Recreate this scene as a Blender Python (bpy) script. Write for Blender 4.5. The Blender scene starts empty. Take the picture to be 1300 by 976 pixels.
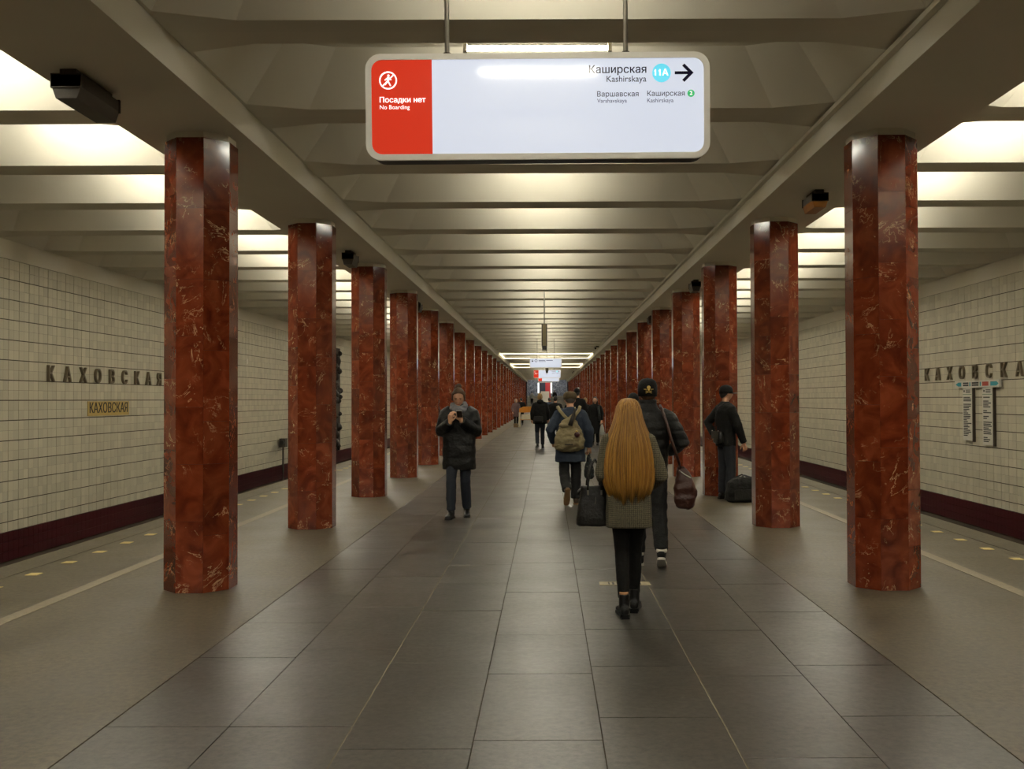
import bpy, bmesh, math, random
from mathutils import Vector, Matrix, noise
from mathutils.geometry import delaunay_2d_cdt

random.seed(7)
SC = bpy.context.scene
COL = SC.collection
R = math.radians

# ------------------------------------------------------------------ camera
cam_data = bpy.data.cameras.new('camera')
cam = bpy.data.objects.new('camera', cam_data)
COL.objects.link(cam)
cam_data.sensor_width = 36.0
cam_data.lens = 36.0 * 1238 / 1300
cam_data.shift_x = -45 / 1300
cam_data.clip_end = 400
cam.matrix_world = Matrix.Translation((0.05, 0, 1.615)) @ Matrix.Rotation(R(90.88), 4, 'X') @ Matrix.Rotation(R(-0.2), 4, 'Z')
SC.camera = cam

# ------------------------------------------------------------------ world and exposure (underground hall: only its lamps light it)
world = bpy.data.worlds.new('world')
SC.world = world
world.use_nodes = True
world.node_tree.nodes['Background'].inputs[0].default_value = (0, 0, 0, 1)
world.node_tree.nodes['Background'].inputs[1].default_value = 0
SC.view_settings.view_transform = 'Standard'
SC.view_settings.look = 'None'
SC.view_settings.gamma = 1
SC.view_settings.use_curve_mapping = False
SC.view_settings.exposure = 0.0
TUBE_POWER = 88.0
SIDE_POWER = 155.0

# ------------------------------------------------------------------ materials
def lin(c):
    if isinstance(c, str):
        c = c.lstrip('#')
        c = [int(c[i:i+2], 16) / 255 for i in (0, 2, 4)]
        return tuple(v / 12.92 if v <= 0.04045 else ((v + 0.055) / 1.055) ** 2.4 for v in c)
    return tuple(c)

def newmat(name):
    m = bpy.data.materials.new(name)
    m.use_nodes = True
    nt = m.node_tree
    b = nt.nodes['Principled BSDF']
    return m, nt, b

def nd(nt, kind, **kw):
    n = nt.nodes.new(kind)
    for k, v in kw.items():
        setattr(n, k, v)
    return n

def sc3(c, f):
    return (min(c[0]*f, 1), min(c[1]*f, 1), min(c[2]*f, 1), 1)

def pm(name, col, rough=0.6, var=0.2, scale=8.0, bump=0.0, metal=0.0, spec=0.5, island=0.0, objrand=0.0, detail=4, sheen=0.0, roughvar=0.0):
    """procedural material: noise-varied colour, optional per-piece variation and fine bump"""
    m, nt, b = newmat(name)
    c = lin(col)
    tc = nd(nt, 'ShaderNodeTexCoord')
    no = nd(nt, 'ShaderNodeTexNoise')
    no.inputs['Scale'].default_value = scale
    no.inputs['Detail'].default_value = detail
    nt.links.new(tc.outputs['Object'], no.inputs['Vector'])
    mx = nd(nt, 'ShaderNodeMix', data_type='RGBA')
    mx.inputs[6].default_value = sc3(c, 1 - var)
    mx.inputs[7].default_value = sc3(c, 1 + var)
    nt.links.new(no.outputs['Fac'], mx.inputs[0])
    out = mx.outputs[2]
    for amt, src in ((island, 'g'), (objrand, 'o')):
        if amt:
            if src == 'g':
                wn = nd(nt, 'ShaderNodeTexWhiteNoise', noise_dimensions='2D')
                cx = nd(nt, 'ShaderNodeCombineXYZ')
                nt.links.new(nd(nt, 'ShaderNodeNewGeometry').outputs['Random Per Island'], cx.inputs[0])
                nt.links.new(nd(nt, 'ShaderNodeObjectInfo').outputs['Random'], cx.inputs[1])
                nt.links.new(cx.outputs[0], wn.inputs['Vector'])
                r = wn.outputs['Value']
            else:
                r = nd(nt, 'ShaderNodeObjectInfo').outputs['Random']
            mr = nd(nt, 'ShaderNodeMapRange')
            mr.inputs[3].default_value = 1 - amt
            mr.inputs[4].default_value = 1 + amt * 0.6
            nt.links.new(r, mr.inputs[0])
            hv = nd(nt, 'ShaderNodeHueSaturation')
            nt.links.new(mr.outputs[0], hv.inputs['Value'])
            nt.links.new(out, hv.inputs['Color'])
            out = hv.outputs[0]
    nt.links.new(out, b.inputs['Base Color'])
    b.inputs['Roughness'].default_value = rough
    if roughvar:
        mr = nd(nt, 'ShaderNodeMapRange')
        mr.inputs[1].default_value = 0.3; mr.inputs[2].default_value = 0.7
        mr.inputs[3].default_value = max(rough - roughvar, 0.02)
        mr.inputs[4].default_value = rough + roughvar
        nt.links.new(no.outputs['Fac'], mr.inputs[0])
        nt.links.new(mr.outputs[0], b.inputs['Roughness'])
    b.inputs['Metallic'].default_value = metal
    b.inputs['Specular IOR Level'].default_value = spec
    if sheen:
        b.inputs['Sheen Weight'].default_value = sheen
    if bump:
        n2 = nd(nt, 'ShaderNodeTexNoise')
        n2.inputs['Scale'].default_value = scale * 3
        n2.inputs['Detail'].default_value = 3
        nt.links.new(tc.outputs['Object'], n2.inputs['Vector'])
        bp = nd(nt, 'ShaderNodeBump')
        bp.inputs['Strength'].default_value = bump
        bp.inputs['Distance'].default_value = 0.02
        nt.links.new(n2.outputs['Fac'], bp.inputs['Height'])
        nt.links.new(bp.outputs[0], b.inputs['Normal'])
    return m

def emis(name, col, strength, rough=0.3, base=None):
    m, nt, b = newmat(name)
    c = lin(col)
    b.inputs['Base Color'].default_value = (*(lin(base) if base else c), 1)
    b.inputs['Emission Color'].default_value = (*c, 1)
    b.inputs['Emission Strength'].default_value = strength
    b.inputs['Roughness'].default_value = rough
    return m

def marble(name, dark, mid, light, vein, veinamt=1.0, rough=0.12):
    m, nt, b = newmat(name)
    L = nt.links.new
    tc = nd(nt, 'ShaderNodeTexCoord')
    oi = nd(nt, 'ShaderNodeObjectInfo')
    mul = nd(nt, 'ShaderNodeVectorMath', operation='SCALE')
    cmb = nd(nt, 'ShaderNodeCombineXYZ')
    L(oi.outputs['Random'], cmb.inputs[0]); L(oi.outputs['Random'], cmb.inputs[1]); L(oi.outputs['Random'], cmb.inputs[2])
    L(cmb.outputs[0], mul.inputs[0]); mul.inputs['Scale'].default_value = 57.0
    add = nd(nt, 'ShaderNodeVectorMath', operation='ADD')
    L(tc.outputs['Object'], add.inputs[0]); L(mul.outputs[0], add.inputs[1])
    P = add.outputs[0]
    n1 = nd(nt, 'ShaderNodeTexNoise'); n1.inputs['Scale'].default_value = 4.2; n1.inputs['Detail'].default_value = 9; n1.inputs['Distortion'].default_value = 1.2
    L(P, n1.inputs['Vector'])
    cr = nd(nt, 'ShaderNodeValToRGB')
    e = cr.color_ramp.elements
    e[0].position = 0.32; e[0].color = (*lin(dark), 1)
    e[1].position = 0.7; e[1].color = (*lin(light), 1)
    x = e.new(0.5); x.color = (*lin(mid), 1)
    L(n1.outputs['Fac'], cr.inputs[0])
    # slab-to-slab value change
    mr = nd(nt, 'ShaderNodeMapRange'); mr.inputs[3].default_value = 0.82; mr.inputs[4].default_value = 1.25
    L(oi.outputs['Random'], mr.inputs[0])
    hv = nd(nt, 'ShaderNodeHueSaturation'); L(mr.outputs[0], hv.inputs['Value']); L(cr.outputs[0], hv.inputs['Color'])
    # veins: iso-line of a warped noise, broken up by a second noise
    n2 = nd(nt, 'ShaderNodeTexNoise'); n2.inputs['Scale'].default_value = 2.3; n2.inputs['Detail'].default_value = 6; n2.inputs['Roughness'].default_value = 0.62; n2.inputs['Distortion'].default_value = 1.6
    L(P, n2.inputs['Vector'])
    sb = nd(nt, 'ShaderNodeMath', operation='SUBTRACT'); sb.inputs[1].default_value = 0.5; L(n2.outputs['Fac'], sb.inputs[0])
    ab = nd(nt, 'ShaderNodeMath', operation='ABSOLUTE'); L(sb.outputs[0], ab.inputs[0])
    v1 = nd(nt, 'ShaderNodeMapRange'); v1.inputs[1].default_value = 0.0; v1.inputs[2].default_value = 0.012; v1.inputs[3].default_value = 1; v1.inputs[4].default_value = 0
    L(ab.outputs[0], v1.inputs[0])
    n3 = nd(nt, 'ShaderNodeTexNoise'); n3.inputs['Scale'].default_value = 5.0; n3.inputs['Detail'].default_value = 3
    L(P, n3.inputs['Vector'])
    v2 = nd(nt, 'ShaderNodeMapRange'); v2.inputs[1].default_value = 0.49; v2.inputs[2].default_value = 0.63
    L(n3.outputs['Fac'], v2.inputs[0])
    vm = nd(nt, 'ShaderNodeMath', operation='MULTIPLY'); L(v1.outputs[0], vm.inputs[0]); L(v2.outputs[0], vm.inputs[1])
    # pale flecks
    n4 = nd(nt, 'ShaderNodeTexNoise'); n4.inputs['Scale'].default_value = 26; n4.inputs['Detail'].default_value = 3
    L(P, n4.inputs['Vector'])
    f1 = nd(nt, 'ShaderNodeMapRange'); f1.inputs[1].default_value = 0.66; f1.inputs[2].default_value = 0.72
    L(n4.outputs['Fac'], f1.inputs[0])
    f2 = nd(nt, 'ShaderNodeMath', operation='MULTIPLY'); L(f1.outputs[0], f2.inputs[0]); L(v2.outputs[0], f2.inputs[1])
    mxm = nd(nt, 'ShaderNodeMath', operation='MAXIMUM'); L(vm.outputs[0], mxm.inputs[0]); L(f2.outputs[0], mxm.inputs[1])
    am = nd(nt, 'ShaderNodeMath', operation='MULTIPLY'); am.inputs[1].default_value = 0.75 * veinamt; L(mxm.outputs[0], am.inputs[0])
    mx = nd(nt, 'ShaderNodeMix', data_type='RGBA')
    L(am.outputs[0], mx.inputs[0]); L(hv.outputs[0], mx.inputs[6]); mx.inputs[7].default_value = (*lin(vein), 1)
    L(mx.outputs[2], b.inputs['Base Color'])
    b.inputs['Roughness'].default_value = rough
    b.inputs['Specular IOR Level'].default_value = 0.5
    return m

def granite(name, col, rough, speck=0.35, objrand=0.15, roughvar=0.1, big=0.25):
    m, nt, b = newmat(name)
    L = nt.links.new
    c = lin(col)
    tc = nd(nt, 'ShaderNodeTexCoord'); oi = nd(nt, 'ShaderNodeObjectInfo')
    geo = nd(nt, 'ShaderNodeNewGeometry')
    n1 = nd(nt, 'ShaderNodeTexNoise'); n1.inputs['Scale'].default_value = 24; n1.inputs['Detail'].default_value = 6; n1.inputs['Roughness'].default_value = 0.75
    L(geo.outputs['Position'], n1.inputs['Vector'])
    n2 = nd(nt, 'ShaderNodeTexNoise'); n2.inputs['Scale'].default_value = 1.4; n2.inputs['Detail'].default_value = 7
    L(geo.outputs['Position'], n2.inputs['Vector'])
    mp = nd(nt, 'ShaderNodeMapRange'); mp.inputs[1].default_value = 0.36; mp.inputs[2].default_value = 0.64; mp.inputs[3].default_value = 1 - speck; mp.inputs[4].default_value = 1 + speck
    L(n1.outputs['Fac'], mp.inputs[0])
    mb = nd(nt, 'ShaderNodeMapRange'); mb.inputs[1].default_value = 0.3; mb.inputs[2].default_value = 0.7; mb.inputs[3].default_value = 1 - big; mb.inputs[4].default_value = 1 + big
    L(n2.outputs['Fac'], mb.inputs[0])
    mo = nd(nt, 'ShaderNodeMapRange'); mo.inputs[3].default_value = 1 - objrand; mo.inputs[4].default_value = 1 + objrand
    L(oi.outputs['Random'], mo.inputs[0])
    k1 = nd(nt, 'ShaderNodeMath', operation='MULTIPLY'); L(mp.outputs[0], k1.inputs[0]); L(mb.outputs[0], k1.inputs[1])
    k2 = nd(nt, 'ShaderNodeMath', operation='MULTIPLY'); L(k1.outputs[0], k2.inputs[0]); L(mo.outputs[0], k2.inputs[1])
    hv = nd(nt, 'ShaderNodeHueSaturation'); hv.inputs['Color'].default_value = (*c, 1); L(k2.outputs[0], hv.inputs['Value'])
    L(hv.outputs[0], b.inputs['Base Color'])
    rr = nd(nt, 'ShaderNodeMapRange'); rr.inputs[1].default_value = 0.3; rr.inputs[2].default_value = 0.7; rr.inputs[3].default_value = rough - roughvar; rr.inputs[4].default_value = rough + roughvar
    L(n2.outputs['Fac'], rr.inputs[0]); L(rr.outputs[0], b.inputs['Roughness'])
    n5 = nd(nt, 'ShaderNodeTexNoise'); n5.inputs['Scale'].default_value = 9; n5.inputs['Detail'].default_value = 5
    L(geo.outputs['Position'], n5.inputs['Vector'])
    bp = nd(nt, 'ShaderNodeBump'); bp.inputs['Strength'].default_value = 0.12; bp.inputs['Distance'].default_value = 0.02
    L(n5.outputs['Fac'], bp.inputs['Height']); L(bp.outputs[0], b.inputs['Normal'])
    return m

M = {}
M['plaster'] = pm('plaster', '#d8d2c0', 0.85, 0.06, 1.5, 0.04)
M['rib'] = pm('rib_plaster', '#d8d2c0', 0.8, 0.06, 1.2, 0.05, objrand=0.05)
M['cap'] = pm('column_cap_plaster', '#d6d0bd', 0.8, 0.1, 5)
M['marble'] = marble('red_marble', '#4f1c0c', '#632814', '#783820', '#c9a87c', 0.95)
M['core'] = pm('column_core', '#3a120a', 0.6, 0.2, 6)
M['slab'] = granite('dark_granite', '#3d3a34', 0.36, 0.5, 0.12, 0.05, 0.16)
M['grout'] = pm('grout', '#6e6753', 0.8, 0.3, 3)
M['sidefloor'] = granite('brown_granite', '#4a4231', 0.48, 0.42, 0.0, 0.05, 0.2)
M['strip'] = granite('edge_strip_stone', '#776d59', 0.55, 0.15, 0.05, 0.05, 0.1)
M['yellow'] = pm('yellow_tile', '#cdb877', 0.55, 0.15, 14, objrand=0.15)
M['tile'] = pm('cream_tile', '#c2bba4', 0.3, 0.04, 2.0, 0.0, island=0.12, objrand=0.04)
M['joint'] = pm('wall_joint', '#3f3426', 0.9, 0.2, 4)
M['maroon'] = pm('maroon_tile', '#3c0d11', 0.35, 0.15, 3, island=0.12)
M['gratemetal'] = pm('grate_metal', '#9a8d6e', 0.5, 0.2, 14)
M['trackbed'] = pm('track_bed', '#1a1714', 0.95, 0.4, 3, 0.5)
M['rail'] = pm('rail_steel', '#5a5450', 0.4, 0.2, 8, metal=1)
M['tube'] = emis('fluorescent_tube', (1.0, 0.955, 0.82), TUBE_POWER)
M['sidetube'] = emis('fluorescent_tube_platform', (1.0, 0.955, 0.82), SIDE_POWER)
M['ring'] = emis('light_frame_tube', (1.0, 0.9, 0.62), 3.0)
M['fitting'] = pm('lamp_fitting', '#b9b29c', 0.6, 0.1, 10)
M['letter'] = pm('bronze_letter', '#6a5f4b', 0.4, 0.25, 12, metal=0.25)
M['plate'] = pm('tan_plate', '#b59a55', 0.5, 0.12, 6)
M['black'] = pm('black_print', '#16130f', 0.6, 0.1, 10)
M['darkmetal'] = pm('dark_metal', '#423a30', 0.5, 0.3, 12, metal=0.1)
M['greymetal'] = pm('grey_metal', '#8a8780', 0.45, 0.2, 10, metal=0.3)
M['steel'] = pm('steel_rod', '#b5b0a6', 0.3, 0.1, 10, metal=0.9)
M['amber'] = pm('amber_diffuser', '#a5691f', 0.4, 0.2, 9)
M['whitemetal'] = pm('white_enamel', '#d9d4c6', 0.45, 0.06, 6)

# ------------------------------------------------------------------ mesh helpers
class MB:
    def __init__(self):
        self.v = []; self.f = []
    def add(self, verts, faces):
        o = len(self.v)
        self.v += [tuple(p) for p in verts]
        self.f += [tuple(i + o for i in f) for f in faces]
        return self
    def box(self, x0, x1, y0, y1, z0, z1, skip=()):
        P = [(x0,y0,z0),(x1,y0,z0),(x1,y1,z0),(x0,y1,z0),(x0,y0,z1),(x1,y0,z1),(x1,y1,z1),(x0,y1,z1)]
        F = {'-z':(0,3,2,1),'+z':(4,5,6,7),'-y':(0,1,5,4),'+x':(1,2,6,5),'+y':(2,3,7,6),'-x':(3,0,4,7)}
        return self.add(P, [f for k, f in F.items() if k not in skip])
    def prism(self, pts2, z0, z1, plane='xy', cap=True):
        n = len(pts2)
        def mk(p, h):
            a, b = p
            return (a, b, h) if plane == 'xy' else ((a, h, b) if plane == 'xz' else (h, a, b))
        P = [mk(p, z0) for p in pts2] + [mk(p, z1) for p in pts2]
        F = [(i, (i+1) % n, (i+1) % n + n, i + n) for i in range(n)]
        if cap:
            F += [tuple(range(n))[::-1], tuple(range(n, 2*n))]
        return self.add(P, F)
    def loft(self, rings, cap=True):
        n = len(rings[0]); o = len(self.v)
        for r in rings: self.v += [tuple(p) for p in r]
        for k in range(len(rings) - 1):
            for i in range(n):
                j = (i + 1) % n
                self.f.append((o+k*n+i, o+k*n+j, o+(k+1)*n+j, o+(k+1)*n+i))
        if cap:
            self.f.append(tuple(o + i for i in range(n))[::-1])
            self.f.append(tuple(o + (len(rings)-1)*n + i for i in range(n)))
        return self
    def tube(self, pts, rad, seg=10, cap=True):
        """round tube through points; rad a number, or a list of numbers / (a, b) pairs"""
        pts = [Vector(p) for p in pts]
        if not isinstance(rad, (list, tuple)): rad = [rad] * len(pts)
        rings = []; up = None
        for i, p in enumerate(pts):
            d = (pts[min(i+1, len(pts)-1)] - pts[max(i-1, 0)]).normalized()
            if up is None:
                up = Vector((1, 0, 0)) if abs(d.x) < 0.8 else Vector((0, 0, 1))
            u = (up - d * up.dot(d)).normalized(); w = d.cross(u); up = u
            a, b = rad[i] if isinstance(rad[i], (tuple, list)) else (rad[i], rad[i])
            rings.append([p + u * (a * math.cos(2*math.pi*k/seg)) + w * (b * math.sin(2*math.pi*k/seg)) for k in range(seg)])
        return self.loft(rings, cap)
    def stack(self, levels, seg=20, ex=2.3, cap=True):
        """levels: (z, cx, cy, half width, half depth)"""
        rings = []
        for z, cx, cy, a, b in levels:
            r = []
            for k in range(seg):
                t = 2*math.pi*k/seg
                c, s = math.cos(t), math.sin(t)
                r.append((cx + a*math.copysign(abs(c)**(2/ex), c), cy + b*math.copysign(abs(s)**(2/ex), s), z))
            rings.append(r)
        return self.loft(rings, cap)
    def ball(self, c, rx, ry=None, rz=None, seg=14, rings=9, fn=None):
        ry = rx if ry is None else ry; rz = rx if rz is None else rz
        rr = []
        for i in range(1, rings):
            th = math.pi * i / rings
            ring = []
            for k in range(seg):
                ph = 2*math.pi*k/seg
                p = Vector((math.sin(th)*math.cos(ph), math.sin(th)*math.sin(ph), -math.cos(th)))
                if fn: p = fn(p)
                ring.append((c[0]+rx*p.x, c[1]+ry*p.y, c[2]+rz*p.z))
            rr.append(ring)
        o = len(self.v); self.loft(rr, cap=False)
        n = seg; last = o + (rings-2)*n
        pb = Vector((0,0,-1)); pt = Vector((0,0,1))
        if fn: pb, pt = fn(pb), fn(pt)
        b = len(self.v); self.v.append((c[0]+rx*pb.x, c[1]+ry*pb.y, c[2]+rz*pb.z)); self.v.append((c[0]+rx*pt.x, c[1]+ry*pt.y, c[2]+rz*pt.z))
        for i in range(n):
            self.f.append((b, o+(i+1) % n, o+i)); self.f.append((b+1, last+i, last+(i+1) % n))
        return self
    def mesh(self, name, mat=None, smooth=False):
        me = bpy.data.meshes.new(name)
        me.from_pydata(self.v, [], self.f)
        bm = bmesh.new(); bm.from_mesh(me)
        bmesh.ops.recalc_face_normals(bm, faces=bm.faces)
        bm.to_mesh(me); bm.free()
        if mat: me.materials.append(mat)
        if smooth:
            me.polygons.foreach_set('use_smooth', [True]*len(me.polygons))
        return me
    def build(self, name, mat, parent=None, smooth=False, loc=None):
        return link(name, self.mesh(name, mat, smooth), parent, loc)

def link(name, data, parent=None, loc=None, rot=None):
    o = bpy.data.objects.new(name, data)
    COL.objects.link(o)
    if parent: o.parent = parent
    if loc is not None: o.location = loc
    if rot is not None: o.rotation_euler = rot
    return o

def tag(o, label=None, cat=None, group=None, kind=None):
    if label: o['label'] = label
    if cat: o['category'] = cat
    if group: o['group'] = group
    if kind: o['kind'] = kind
    return o

def thing(name, label, cat, loc=(0,0,0), rz=0, group=None):
    o = link(name, None, None, loc, (0, 0, rz))
    o.empty_display_size = 0.1
    return tag(o, label, cat, group)

def text_mesh(s, size, mat, extrude=0.002, offset=0.0, align='LEFT', spacing=1.0, name='text'):
    """letters as solid meshes: glyph outlines, non-zero winding fill by constrained triangulation, then extruded"""
    cu = bpy.data.curves.new(name, 'FONT')
    cu.body = s; cu.size = size
    cu.align_x = align; cu.align_y = 'CENTER'; cu.space_character = spacing
    cu.resolution_u = 3; cu.fill_mode = 'NONE'
    o = bpy.data.objects.new(name, cu); COL.objects.link(o)
    bpy.context.view_layer.update()
    dg = bpy.context.evaluated_depsgraph_get()
    om = bpy.data.meshes.new_from_object(o.evaluated_get(dg))
    bpy.data.objects.remove(o); bpy.data.curves.remove(cu)
    V = [v.co.xy.copy() for v in om.vertices]
    E = [tuple(e.vertices) for e in om.edges]
    bpy.data.meshes.remove(om)
    # orient every closed outline the way its points run
    adj = {}
    for a, b in E: adj.setdefault(a, []).append(b); adj.setdefault(b, []).append(a)
    seen = set(); loops = []
    for v in sorted(adj):
        if v in seen: continue
        L = [v]; seen.add(v); nxt = v + 1 if v + 1 in adj[v] else adj[v][0]
        while nxt not in seen:
            L.append(nxt); seen.add(nxt)
            c = [w for w in adj[nxt] if w not in seen]
            if not c: break
            nxt = c[0]
        loops.append(L)
    segs = [(V[L[q]], V[L[(q+1) % len(L)]]) for L in loops for q in range(len(L))]
    def winding(p):
        w = 0
        for a, b in segs:
            if (a.y <= p.y) != (b.y <= p.y):
                if p.x < a.x + (b.x-a.x)*(p.y-a.y)/(b.y-a.y): w += 1 if b.y > a.y else -1
        return w
    res = delaunay_2d_cdt(V, [(L[q], L[(q+1) % len(L)]) for L in loops for q in range(len(L))], [], 0, 1e-6)
    pv, pf = res[0], [f for f in res[2] if winding(sum((res[0][q] for q in f), Vector((0, 0)))/len(f)) != 0]
    n = len(pv); cnt_e = {}
    verts = [(p.x, p.y, -extrude) for p in pv] + [(p.x, p.y, extrude) for p in pv]
    faces = []
    for f in pf:
        faces += [tuple(q + n for q in f), tuple(reversed(f))]
        for q in range(len(f)):
            a, b = f[q], f[(q+1) % len(f)]
            cnt_e.setdefault((min(a, b), max(a, b)), []).append((a, b))
    for k_, u in cnt_e.items():
        if len(u) == 1:
            a, b = u[0]; faces.append((a, b, b + n, a + n))
    me = bpy.data.meshes.new(name)
    me.from_pydata(verts, [], faces)
    bm = bmesh.new(); bm.from_mesh(me)
    bmesh.ops.delete(bm, geom=[v for v in bm.verts if not v.link_faces], context='VERTS')
    bm.to_mesh(me); bm.free()
    me.materials.append(mat)
    return me

ROT_FRONT = Matrix(((1,0,0),(0,0,-1),(0,1,0))).to_4x4()      # text facing -y
ROT_LEFTW = Matrix(((0,0,1),(1,0,0),(0,1,0))).to_4x4()       # on the wall at -x, facing +x
ROT_RIGHTW = Matrix(((0,0,-1),(-1,0,0),(0,1,0))).to_4x4()    # on the wall at +x, facing -x

def put(name, me, parent, loc, rot4):
    o = link(name, me, parent)
    o.matrix_local = Matrix.Translation(loc) @ rot4
    return o

# ------------------------------------------------------------------ dimensions
Y0, Y1 = -11.54, 126.46      # hall ends
COLX = 2.96
COLY0, STEP = 8.48, 4.0
BEAM_IN, BEAM_OUT, BEAM_Z = 2.55, 3.5, 3.9
RIB_Z, COF_Z = 4.15, 4.60
EDGE = 5.2
WX = 8.42

# ------------------------------------------------------------------ floor
floor = MB().box(-2.155, 2.155, Y0, Y1, -0.3, -0.008).build('floor', M['joint'])
tag(floor, kind='structure')
for s in (-1, 1):
    a, b = sorted((s*2.155, s*EDGE))
    MB().box(a, b, Y0, Y1, -0.3, 0.0).build('side_paving', M['sidefloor'], floor)
    a, b = sorted((s*3.90, s*4.02))
    MB().box(a, b, Y0, Y1, -0.02, 0.003).build('edge_strip', M['strip'], floor)
    a, b = sorted((s*(EDGE-0.28), s*(EDGE+0.06)))
    MB().box(a, b, Y0, Y1, -0.14, 0.004).build('platform_edge', M['sidefloor'], floor)
mk = MB().box(-0.055, 0.055, -0.06, 0.06, -0.01, 0.004).mesh('yellow_marker', M['yellow'])
for s in (-1, 1):
    for k in range(-6, 46):
        link('yellow_marker', mk, floor, (s*4.75, 9.13 + 0.67*k, 0.0))
SLW = 0.6143
lens_ = (1.12, 1.3, 1.48, 0.95)
slabm = {}
for L_ in lens_:
    slabm[L_] = MB().box(-SLW/2+0.003, SLW/2-0.003, 0.003, L_-0.003, -0.03, 0.0).mesh('floor_slab', M['slab'])
rnd = random.Random(3)
for x_ in (-2.15 + SLW*2, -2.15 + SLW*5):
    MB().box(x_-0.0034, x_+0.0034, Y0, Y1, -0.01, 0.0012).build('joint_strip', M['grout'], floor)
far = MB()
START = {3: 4.65 - 1.12*3}
for c in range(7):
    x = -2.15 + SLW*(c+0.5)
    y = START.get(c, 1.3 + rnd.uniform(-1.0, 0.0))
    k = 0
    while y < Y1 - 0.1:
        L_ = lens_[0] if c == 3 and k < 4 else rnd.choice(lens_)
        if y + L_ < 44:
            if y > -1: link('floor_slab', slabm[L_], floor, (x, y, rnd.uniform(-0.0006, 0.0006)))
        else:
            L_ = min(L_, Y1 - y)
            far.box(x-SLW/2+0.003, x+SLW/2-0.003, y+0.003, y+L_-0.003, -0.02, 0.0, skip=('-z',))
        y += L_; k += 1
# slabs behind the camera, never in view
far.box(-2.15, 2.15, Y0, 0.2, -0.02, -0.001, skip=('-z',))
tag(far.build('floor_slabs_beyond', M['slab'], floor), kind='stuff')

# drain grate in the floor
gr = thing('floor_grate', 'small pale metal floor grate set in the dark slabs', 'grate', (0.72, 8.57, 0.0))
gr.scale = (1.3, 1.0, 1.0)
g = MB()
g.box(-0.17, 0.17, -0.075, -0.055, 0.0, 0.004); g.box(-0.17, 0.17, 0.055, 0.075, 0.0, 0.004)
g.box(-0.17, -0.11, -0.055, 0.055, 0.0, 0.004); g.box(0.11, 0.17, -0.055, 0.055, 0.0, 0.004)
g.build('frame', M['gratemetal'], gr)
MB().box(-0.11, 0.11, -0.055, 0.055, 0.0, 0.001).build('well', M['black'], gr)
bar = MB().box(-0.008, 0.008, -0.055, 0.055, 0.0005, 0.0035).mesh('bar', M['gratemetal'])
for k in range(7): link('bar', bar, gr, (-0.093 + k*0.031, 0, 0))
o = MB().box(-0.35, 0.35, -0.12, 0.12, 0.0, 0.003).build('floor_patch', M['strip'], None, loc=(-0.72, 31.0, 0))  # thin pale rectangle laid on the dark slabs
tag(o, 'pale patch in the floor near the far walking man', 'floor patch')

# track beds and rails
for s, nm in ((-1, 'floor_track_left'), (1, 'floor_track_right')):
    a, b = sorted((s*EDGE, s*(WX+0.1)))
    o = MB().box(a, b, Y0, Y1, -1.5, -1.3).build(nm, M['trackbed']); tag(o, kind='structure')
    a, b = sorted((s*(EDGE-0.15), s*(EDGE-0.05)))
    MB().box(a, b, Y0, Y1, -1.5, -0.14).build('platform_face', M['trackbed'], o)
    for rx in (6.05, 7.57):
        m = MB(); m.box(s*rx-0.06, s*rx+0.06, Y0, Y1, -1.3, -1.28); m.box(s*rx-0.012, s*rx+0.012, Y0, Y1, -1.28, -1.17); m.box(s*rx-0.035, s*rx+0.035, Y0, Y1, -1.17, -1.14)
        m.build('rail', M['rail'], o)

# ------------------------------------------------------------------ track walls with tiles
PT_Y, PT_Z, TOPZ = 0.30, 0.317, 3.85
def tile_quads(mb, x, s, y0, y1, z0, z1, t=0.012):
    a, b = sorted((x, x - s*t))
    mb.box(a, b, y0, y1, z0, z1, skip=('+x',) if s > 0 else ('-x',))
def module(mb, x, s, y, z, rows=2, g=0.0032, joint=0.0075, split=True):
    h = PT_Z/2
    if not split:
        tile_quads(mb, x, s, y+joint, y+PT_Y-joint, z+joint, z+PT_Z*rows/2-joint); return
    for i in range(2):
        for j in range(rows):
            ya = y + (joint*0.8 if i == 0 else PT_Y/2+g/2); yb = y + (PT_Y/2-g/2 if i == 0 else PT_Y-joint*0.8)
            za = z + j*h + (joint if j == 0 else g/2); zb = z + (j+1)*h - (joint if j == rows-1 else g/2)
            tile_quads(mb, x, s, ya, yb, za, zb)
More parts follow.
